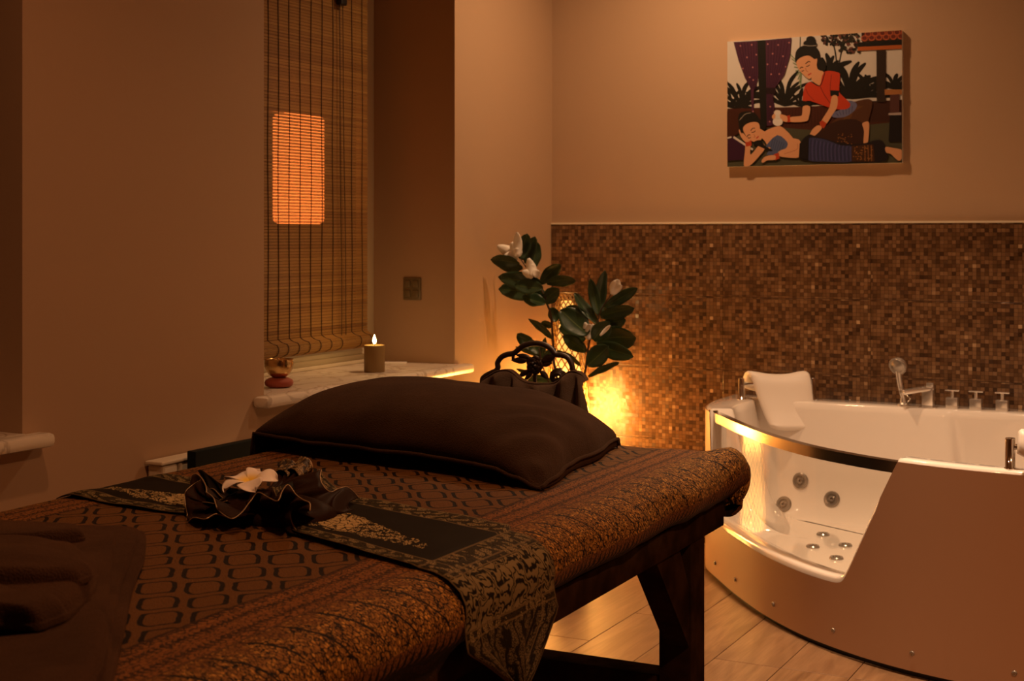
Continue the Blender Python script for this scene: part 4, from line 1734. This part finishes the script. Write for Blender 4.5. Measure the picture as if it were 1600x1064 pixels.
def leaf(a, b_, wpx, dY=0.0, tip=0.0, twist=0.0, curl=.12, nm='leaf', m_='leaf'):
    A_ = fp_(*a, PY + dY) - PVv
    B_ = fp_(*b_, PY + dY + tip) - PVv
    d_ = B_ - A_
    L_ = d_.length
    dn = d_.normalized()
    view = Vector((-.42, .9, 0))
    side = dn.cross(view).normalized()
    nrm = side.cross(dn).normalized()
    side = (side * math.cos(twist) + nrm * math.sin(twist)).normalized()
    nrm = side.cross(dn).normalized()
    hw_ = wpx * 1.18 / 3.13 / F * 5.5 / 2
    NU_, NV_ = 7, 12
    vs_, uv_ = [], []
    for j in range(NV_):
        t_ = j / (NV_ - 1)
        w_ = hw_ * (math.sin(math.pi * min(1, t_ * .93 + .04) ** 1.0) ** .75) + .0008
        if t_ > .97:
            w_ = .001
        c_ = A_ + d_ * t_ + nrm * (math.sin(math.pi * t_) * L_ * curl)
        for i in range(NU_):
            s_ = -1 + 2 * i / (NU_ - 1)
            vs_.append(c_ + side * s_ * w_ + nrm * (abs(s_) ** 1.4 * w_ * -.30) + nrm * .0025 * math.sin(t_ * 14 + s_ * 2) * abs(s_))
            uv_.append(((s_ + 1) / 2, t_))
    fs_ = [(j * NU_ + i, j * NU_ + i + 1, (j + 1) * NU_ + i + 1, (j + 1) * NU_ + i) for j in range(NV_ - 1) for i in range(NU_ - 1)]
    return obj(nm, vs_, fs_, M[m_], VS, True, uv_, thick=.0008)


LEAVES = [((232, 205), (262, 78), 62, .0, .0), ((255, 225), (300, 92), 55, .03, .0), ((290, 250), (312, 120), 55, .05, .02),
          ((225, 225), (83, 205), 66, -.02, -.03), ((240, 245), (120, 235), 50, .03, .0),
          ((335, 325), (120, 290), 74, -.04, -.02), ((340, 350), (122, 350), 92, .02, .0), ((335, 345), (200, 330), 70, -.06, 0),
          ((350, 420), (240, 385), 62, -.03, .0), ((348, 395), (250, 400), 55, .03, 0), ((345, 410), (290, 350), 60, 0, 0),
          ((328, 322), (425, 228), 58, .02, .0), ((358, 318), (500, 308), 54, -.02, .0),
          ((345, 400), (418, 350), 58, .0, .0), ((352, 420), (412, 380), 34, -.04, 0), ((380, 440), (405, 510), 48, .02, 0),
          ((386, 592), (268, 495), 32, .0, .0), ((300, 650), (213, 568), 56, -.04, .0), ((385, 530), (330, 515), 34, .03, 0),
          ((320, 665), (275, 600), 50, -.06, 0), ((330, 680), (205, 632), 22, -.06, .0), ((325, 690), (352, 585), 26, -.06, .0), ((345, 690), (402, 640), 34, -.06, .0), ((335, 690), (330, 610), 40, -.03, 0),
          ((408, 650), (525, 725), 26, .0, .0), ((300, 790), (210, 740), 22, -.03, 0), ((280, 800), (400, 800), 34, -.03, 0), ((350, 780), (260, 790), 30, 0, 0),
          ((612, 482), (570, 298), 46, .0, .0), ((622, 470), (642, 258), 54, .03, .0), ((640, 440), (802, 345), 50, -.02, .0), ((620, 482), (787, 443), 62, .0, -.02),
          ((610, 522), (492, 368), 48, .0, .0), ((560, 570), (425, 450), 110, -.03, .0), ((555, 540), (418, 545), 84, .04, .0), ((560, 500), (450, 440), 70, 0, 0),
          ((552, 655), (438, 578), 58, .0, .0), ((545, 600), (480, 540), 60, .03, 0), ((600, 600), (795, 590), 112, .02, .0), ((600, 625), (782, 680), 72, -.03, .0),
          ((556, 722), (660, 628), 84, -.05, .0), ((560, 778), (712, 708), 30, .0, .0), ((585, 600), (662, 508), 80, -.04, .0), ((640, 520), (745, 500), 62, .04, .0), ((620, 560), (720, 560), 80, .05, 0)]
for a_, b_, w_, dy_, tp_ in LEAVES:
    leaf(a_, b_, w_, dy_, tp_, rl.uniform(-.5, .5), rl.uniform(.03, .16))


def bloom(base, tips, dY=-.03):
    g_ = MB()
    for (tx, ty, w_) in tips:
        A_ = fp_(*base, PY + dY) - PVv
        B_ = fp_(tx, ty, PY + dY + rl.uniform(-.02, .02)) - PVv
        d_ = B_ - A_
        L_ = d_.length
        side = d_.normalized().cross(Vector((-.42, .9, 0))).normalized()
        nrm = side.cross(d_.normalized())
        hw_ = w_ * 1.1 / 3.13 / F * 5.5 / 2
        vs_, fs_ = [], []
        for j in range(9):
            t_ = j / 8
            ww = hw_ * math.sin(math.pi * (t_ * .86 + .10)) ** .7
            for i in range(6):
                s_ = -1 + 2 * i / 5
                vs_.append(A_ + d_ * t_ + side * s_ * ww + nrm * (s_ * s_ * ww * .5 + math.sin(t_ * 3.1) * L_ * .14))
        fs_ = [(j * 6 + i, j * 6 + i + 1, (j + 1) * 6 + i + 1, (j + 1) * 6 + i) for j in range(8) for i in range(5)]
        g_.add(vs_, fs_)
    return g_.build('white_blossom', M['petal'], VS, True, thick=.001)


bloom((218, 192), [(116, 138, 55), (212, 72, 42), (150, 185, 50), (185, 120, 50), (205, 150, 50)])
bloom((292, 285), [(268, 198, 46), (238, 262, 44), (322, 262, 40), (285, 225, 44)], -.06)
bloom((678, 378), [(708, 304, 40), (690, 310, 34), (722, 330, 30)])
bloom((618, 578), [(668, 528, 16)], -.08)
bloom((562, 596), [(545, 512, 34), (586, 520, 30), (566, 520, 34)], -.03)

# ------------------------------------------------------------------ painting
PT = empty('canvas_painting', (-1.54, 5.60, 1.81), 'unframed canvas painting of one woman massaging another, hung above the mosaic tiles', 'painting')
PW, PH, PD = .705, .512, .024
PT.rotation_euler = (math.radians(0), 0, 0)
MB().box((-PW / 2, -PD, -PH / 2), (PW / 2, -.001, PH / 2), .001).build('canvas', M['card'], PT)
pv, pf, pc = [], [], []
layer = [0]


def pm_(x_, y_):
    u_ = (x_ - 68) / 1210
    tp, bt = 180 - 115 * u_, 1010 - 35 * u_
    v__ = (y_ - tp) / (bt - tp)
    u_ = max(0, min(1, u_))
    v__ = max(0, min(1, v__))
    return Vector(((u_ - .5) * PW, 0, (.5 - v__) * PH))


def poly(pts_, col, sm=0):
    P_ = [Vector((p[0], p[1], 0)) for p in pts_]
    if sm:
        P_ = catmull(P_, sm, True)
    P_ = [pm_(p.x, p.y) for p in P_]
    y_ = -PD - .0002 - layer[0] * .000012
    layer[0] += 1
    n0 = len(pv)
    pv.extend([Vector((p.x, y_, p.z)) for p in P_])
    flat = [Vector((p.x, p.z, 0)) for p in P_]
    for t__ in tessellate_polygon([flat]):
        a_, b_, c_ = [flat[i] for i in t__]
        cr = (b_.x - a_.x) * (c_.y - a_.y) - (b_.y - a_.y) * (c_.x - a_.x)
        if abs(cr) < 1e-10:
            continue
        t__ = t__ if cr > 0 else t__[::-1]
        pf.append(tuple(n0 + i for i in t__))
        pc.append(tuple(c * .72 for c in col))


def stroke(pts_, w_, col, sm=5, taper=False):
    P_ = catmull([Vector((p[0], p[1], 0)) for p in pts_], sm) if sm else [Vector((*p, 0)) for p in pts_]
    L_, R_ = [], []
    n_ = len(P_)
    for i, p in enumerate(P_):
        d_ = (P_[min(i + 1, n_ - 1)] - P_[max(i - 1, 0)]).normalized()
        q = Vector((-d_.y, d_.x, 0)) * w_ / 2
        if taper:
            q *= math.sin(math.pi * min(1, (i + .3) / n_)) ** .8 + .05
        L_.append(p + q)
        R_.append(p - q)
    poly([(p.x, p.y) for p in L_ + R_[::-1]], col)


def ell(cx_, cy_, rx, ry, col, n_=16, rot=0):
    c_, s_ = math.cos(rot), math.sin(rot)
    poly([(cx_ + rx * math.cos(a) * c_ - ry * math.sin(a) * s_, cy_ + rx * math.cos(a) * s_ + ry * math.sin(a) * c_) for a in [6.2832 * k / n_ for k in range(n_)]], col)


WHT, BLK, PUR, RED, SKN, BLU, GRN, BRN = (.72, .68, .62), (.012, .012, .010), (.075, .022, .050), (.58, .055, .02), (.74, .38, .20), (.045, .05, .13), (.045, .05, .03), (.07, .02, .012)
poly([(68, 60), (1278, 60), (1278, 1012), (68, 1012)], WHT)
# floor mat, sofa back
poly([(60, 720), (640, 740), (1290, 640), (1290, 1020), (60, 1020)], (.075, .075, .045))
poly([(60, 625), (150, 620), (640, 600), (1290, 540), (1290, 690), (700, 760), (400, 740), (60, 800)], BRN)
for k in range(14):
    stroke([(470 + k * 22, 610), (470 + k * 22, 735)], 3, (.035, .010, .006), 0)
poly([(950, 560), (1290, 545), (1290, 690), (1000, 700)], (.05, .018, .012))


def clump(cx_, cy_, L_, n_, seed, a0=-2.9, a1=-.25, w_=30):
    r__ = random.Random(seed)
    for k in range(n_):
        a_ = a0 + (a1 - a0) * k / (n_ - 1) + r__.uniform(-.1, .1)
        l_ = L_ * r__.uniform(.75, 1.1)
        bend = (1 if math.cos(a_) > 0 else -1) * l_ * .22
        m1 = (cx_ + math.cos(a_) * l_ * .5, cy_ + math.sin(a_) * l_ * .55)
        e1 = (cx_ + math.cos(a_) * l_ + bend * .4, cy_ + math.sin(a_) * l_ * .95 + abs(bend) * .5)
        stroke([(cx_, cy_), m1, e1], w_ * r__.uniform(.8, 1.2), BLK, 5, True)


clump(170, 610, 250, 10, 1, w_=25)
clump(110, 620, 170, 6, 12, w_=18)
clump(480, 600, 270, 10, 2, w_=27)
clump(590, 600, 170, 5, 22, w_=22)
clump(930, 540, 300, 12, 3, w_=32)
clump(1050, 520, 190, 6, 5, -2.4, -.1, w_=22)
clump(790, 400, 190, 6, 4, -2.2, -.9, 30)
clump(1230, 470, 150, 7, 6, w_=24)
stroke([(590, 130), (588, 230)], 6, (.03, .05, .03), 0)
for a_ in range(9):
    stroke([(600, 330 + a_ * 4), (520 + a_ * 9, 250 + a_ * 28)], 7, (.22, .30, .16), 0)
# flowering tree top right
r__ = random.Random(5)
stroke([(845, 370), (835, 250), (815, 150)], 9, BLK)
stroke([(850, 360), (870, 240), (900, 150)], 8, BLK)
for k in range(60):
    ell(r__.uniform(740, 850), r__.uniform(112, 175), r__.uniform(8, 16), r__.uniform(5, 10), BLK if k % 4 else (.12, .05, .04), 7, r__.uniform(0, 3))
for k in range(110):
    ell(r__.uniform(855, 1000), r__.uniform(90, 230), r__.uniform(8, 18), r__.uniform(6, 11), [BLK, (.035, .03, .02), (.16, .06, .045), (.02, .025, .015)][k % 4], 7, r__.uniform(0, 3))
# roof and posts at right
poly([(1010, 60), (1290, 50), (1290, 120), (1010, 150)], (.05, .015, .010))
for rw in range(2):
    for k in range(6):
        cx_ = 1030 + k * 48 + rw * 24
        cy_ = 128 - rw * 30 - k * 4
        ell(cx_, cy_, 23, 21, (.50, .12, .05), 14)
        ell(cx_, cy_ - 2, 16, 14, (.16, .03, .02), 12)
poly([(985, 158), (1290, 128), (1290, 168), (985, 190)], BLK)
poly([(985, 188), (1290, 165), (1290, 192), (985, 214)], (.50, .13, .03))
poly([(1110, 208), (1172, 204), (1172, 560), (1112, 560)], (.035, .022, .016))
poly([(1165, 474), (1290, 472), (1290, 505), (1165, 512)], (.42, .18, .06))
poly([(1200, 510), (1262, 505), (1262, 640), (1200, 650)], (.10, .04, .035))
poly([(1190, 636), (1275, 630), (1275, 648), (1190, 650)], (.45, .38, .36))
poly([(1200, 650), (1270, 648), (1275, 830), (1190, 830)], (.012, .010, .012))
# curtains
poly([(115, 182), (298, 165), (300, 330), (290, 430), (262, 500), (262, 640), (248, 680), (240, 490), (195, 410), (150, 300)], PUR)
poly([(345, 160), (530, 138), (520, 260), (480, 390), (420, 470), (395, 520), (410, 600), (395, 730), (352, 735)], PUR)
for k in range(7):
    stroke([(150 + k * 22, 180), (190 + k * 15, 350), (245 + k * 6, 490)], 4, (.035, .008, .025), 4)
    stroke([(365 + k * 24, 158), (365 + k * 18, 320), (360 + k * 8, 500), (362 + k * 5, 700)], 4, (.035, .008, .025), 4)
for (a_, b_) in [(165, 205), (247, 195), (212, 280), (280, 260), (255, 345), (183, 355), (232, 412), (258, 430), (362, 187), (436, 190), (513, 172), (397, 250), (470, 265), (360, 322), (425, 318), (490, 335), (386, 388), (444, 385), (380, 605), (376, 705), (257, 640)]:
    ell(a_, b_, 6, 6, (.45, .18, .20), 8)
poly([(288, 166), (346, 160), (356, 735), (312, 700), (296, 450)], BLK)
poly([(350, 480), (420, 478), (415, 520), (352, 520)], (.02, .008, .012))
# cushion at left
poly([(60, 640), (160, 640), (200, 760), (130, 800), (60, 830)], (.06, .018, .010))
poly([(70, 810), (110, 805), (240, 900), (240, 960), (70, 970)], (.045, .012, .035))
stroke([(70, 820), (100, 812)], 10, WHT, 0)
stroke([(115, 812), (255, 895)], 14, WHT, 0)
# --- kneeling woman: skirt, body
poly([(970, 560), (1080, 550), (1060, 680), (1035, 760), (1030, 850), (900, 870), (760, 800), (720, 790), (860, 660), (900, 610)], (.095, .038, .018), 4)
for k in range(6):
    stroke([(960 + k * 12, 590), (930 - k * 8, 680), (800 + k * 30, 800)], 6, (.14, .06, .02), 4)
poly([(650, 800), (860, 690), (1010, 700), (1040, 850), (900, 880), (700, 860)], (.040, .016, .012), 3)
poly([(1030, 700), (1062, 705), (1055, 830), (1040, 850), (1024, 840), (1028, 760), (1015, 715)], SKN, 3)
poly([(925, 555), (978, 575), (965, 620), (900, 665), (820, 670), (815, 640), (880, 610)], (.15, .16, .30), 3)
for k in range(6):
    stroke([(950 - k * 22, 590 + k * 10), (945 - k * 18, 640 + k * 4)], 4, (.05, .06, .14), 0)
# hair back, bun
poly([(715, 290), (745, 265), (768, 300), (765, 350), (735, 360)], BLK, 4)
ell(665, 150, 33, 28, BLK)
ell(660, 175, 48, 26, BLK)
poly([(555, 290), (565, 225), (610, 190), (670, 182), (715, 210), (728, 260), (715, 310), (690, 280), (610, 275), (575, 310)], BLK, 4)
stroke([(607, 182), (650, 190), (705, 186)], 4, (.4, .36, .3))
# neck, face
poly([(700, 310), (715, 350), (755, 365), (740, 430), (725, 455), (680, 430), (670, 400)], SKN, 3)
poly([(565, 300), (600, 268), (650, 256), (690, 278), (708, 275), (705, 320), (692, 370), (662, 410), (640, 408), (602, 375), (575, 340)], SKN, 4)
stroke([(628, 312), (650, 295), (662, 300)], 6, BLK)
stroke([(590, 345), (600, 335), (612, 338)], 6, BLK)
stroke([(632, 330), (646, 326), (658, 318)], 5, BLK)
stroke([(600, 362), (610, 360), (618, 356)], 5, BLK)
stroke([(628, 340), (636, 360), (646, 362)], 4, (.45, .16, .08))
stroke([(645, 388), (655, 382), (668, 374)], 8, (.55, .06, .04))
# blouse
poly([(758, 362), (855, 365), (865, 400), (860, 490), (880, 520), (935, 575), (915, 610), (850, 615), (780, 600), (690, 570), (650, 560), (610, 565), (612, 520), (625, 460), (668, 430), (725, 457)], RED, 3)
stroke([(762, 365), (750, 410), (728, 458), (690, 445), (668, 430)], 6, (.03, .01, .01), 4)
stroke([(728, 458), (760, 520), (800, 575)], 4, (.12, .015, .01), 4)
stroke([(808, 380), (800, 450), (800, 500)], 4, (.25, .03, .015), 4)
stroke([(630, 480), (650, 520), (690, 560)], 4, (.25, .03, .015), 4)
poly([(798, 486), (860, 488), (858, 526), (800, 526)], BLK)
poly([(608, 562), (668, 568), (664, 598), (606, 592)], BLK)
# arms
poly([(812, 526), (848, 528), (845, 600), (815, 650), (770, 720), (745, 735), (728, 715), (760, 660), (795, 600)], SKN, 3)
poly([(725, 705), (745, 690), (775, 712), (755, 745), (735, 738)], (.50, .06, .02))
poly([(718, 725), (742, 745), (700, 790), (665, 808), (655, 795), (680, 750)], SKN, 3)
poly([(612, 598), (660, 600), (652, 670), (630, 700), (520, 705), (515, 675), (590, 665), (605, 650)], SKN, 3)
poly([(495, 665), (520, 660), (522, 706), (500, 708)], (.50, .06, .02))
poly([(498, 668), (500, 705), (470, 700), (440, 680), (405, 690), (392, 670), (420, 645), (460, 655)], SKN, 3)
ell(433, 706, 36, 28, (.80, .76, .70))
ell(432, 645, 26, 18, (.75, .70, .64))
poly([(418, 660), (448, 658), (452, 690), (415, 690)], (.72, .68, .62))
# --- lying woman: skirt
poly([(590, 850), (650, 790), (700, 800), (860, 840), (1000, 850), (1120, 820), (1165, 850), (1175, 960), (1000, 975), (700, 965), (590, 950)], (.015, .012, .016), 3)
poly([(655, 812), (760, 820), (870, 860), (950, 870), (950, 968), (760, 970), (645, 960), (650, 870)], BLU, 3)
for k in range(22):
    x_ = 668 + k * 13
    stroke([(x_, 820 + k * 2.4), (x_ - 6, 890), (x_ - 2, 965)], 3.5, (.10, .09, .26) if k % 2 else (.02, .02, .06), 3)
poly([(945, 862), (1090, 850), (1100, 968), (945, 970)], (.06, .025, .012))
for k in range(40):
    ell(r__.uniform(955, 1085), r__.uniform(868, 955), 5, 4, (.30, .13, .04), 6)
for k in range(3):
    stroke([(1032 + k * 22, 858), (1036 + k * 22, 966)], 4, (.35, .15, .05), 0)
for k in range(26):
    ell(r__.uniform(850, 950), r__.uniform(780, 850), 4, 4, (.25, .11, .04), 6)
poly([(1172, 868), (1225, 875), (1285, 890), (1285, 935), (1262, 962), (1235, 945), (1205, 915), (1175, 905)], SKN, 3)
# torso
poly([(345, 770), (400, 745), (450, 735), (490, 760), (530, 810), (585, 825), (600, 870), (590, 940), (500, 945), (420, 930), (380, 900), (345, 840), (320, 810)], SKN, 3)
poly([(430, 795), (500, 840), (495, 880), (440, 925), (390, 930), (355, 925), (385, 880), (350, 870)], (.09, .12, .24), 3)
for k in range(6):
    stroke([(400 + k * 16, 815 + k * 6), (380 + k * 16, 900)], 4, (.04, .06, .13), 0)
poly([(588, 850), (652, 790), (648, 960), (582, 948)], (.012, .010, .012))
# right arm lying
poly([(490, 765), (530, 800), (570, 860), (560, 900), (450, 935), (440, 905), (520, 870), (500, 830)], SKN, 3)
stroke([(572, 850), (568, 890), (480, 920)], 3, (.45, .17, .09))
poly([(405, 925), (440, 912), (448, 950), (415, 965)], (.50, .06, .02))
poly([(412, 930), (415, 960), (360, 965), (330, 982), (318, 970), (345, 940)], SKN, 3)
# supporting arm
poly([(315, 850), (345, 880), (300, 940), (235, 1002), (200, 1005), (190, 990), (200, 900), (205, 860), (240, 860), (240, 930)], SKN, 3)
poly([(200, 838), (245, 832), (248, 868), (205, 875)], (.50, .06, .02))
poly([(155, 760), (200, 800), (240, 830), (205, 845), (170, 810)], SKN, 3)
# hair and head
poly([(150, 690), (160, 655), (210, 640), (270, 650), (305, 690), (345, 720), (350, 755), (310, 760), (300, 715), (240, 710), (190, 740), (180, 790), (160, 760)], BLK, 3)
stroke([(160, 700), (200, 660), (240, 650)], 4, (.35, .3, .25))
poly([(185, 755), (210, 725), (260, 710), (300, 720), (310, 770), (325, 800), (310, 835), (280, 846), (245, 835), (205, 800)], SKN, 3)
poly([(300, 755), (345, 775), (360, 800), (330, 820), (305, 800)], SKN, 3)
poly([(310, 830), (345, 870), (395, 895), (380, 905), (320, 880), (255, 850)], BLK, 3)
stroke([(240, 770), (256, 752), (272, 752)], 5, BLK)
stroke([(212, 812), (225, 796), (238, 798)], 5, BLK)
stroke([(246, 780), (262, 778), (276, 768)], 5, BLK)
stroke([(220, 815), (232, 818), (242, 812)], 5, BLK)
stroke([(262, 790), (272, 808), (262, 812)], 4, (.45, .16, .08))
stroke([(280, 818), (292, 812), (296, 802)], 8, (.55, .06, .04))
obj('printed_picture', pv, pf, M['print'], PT, cols=pc)
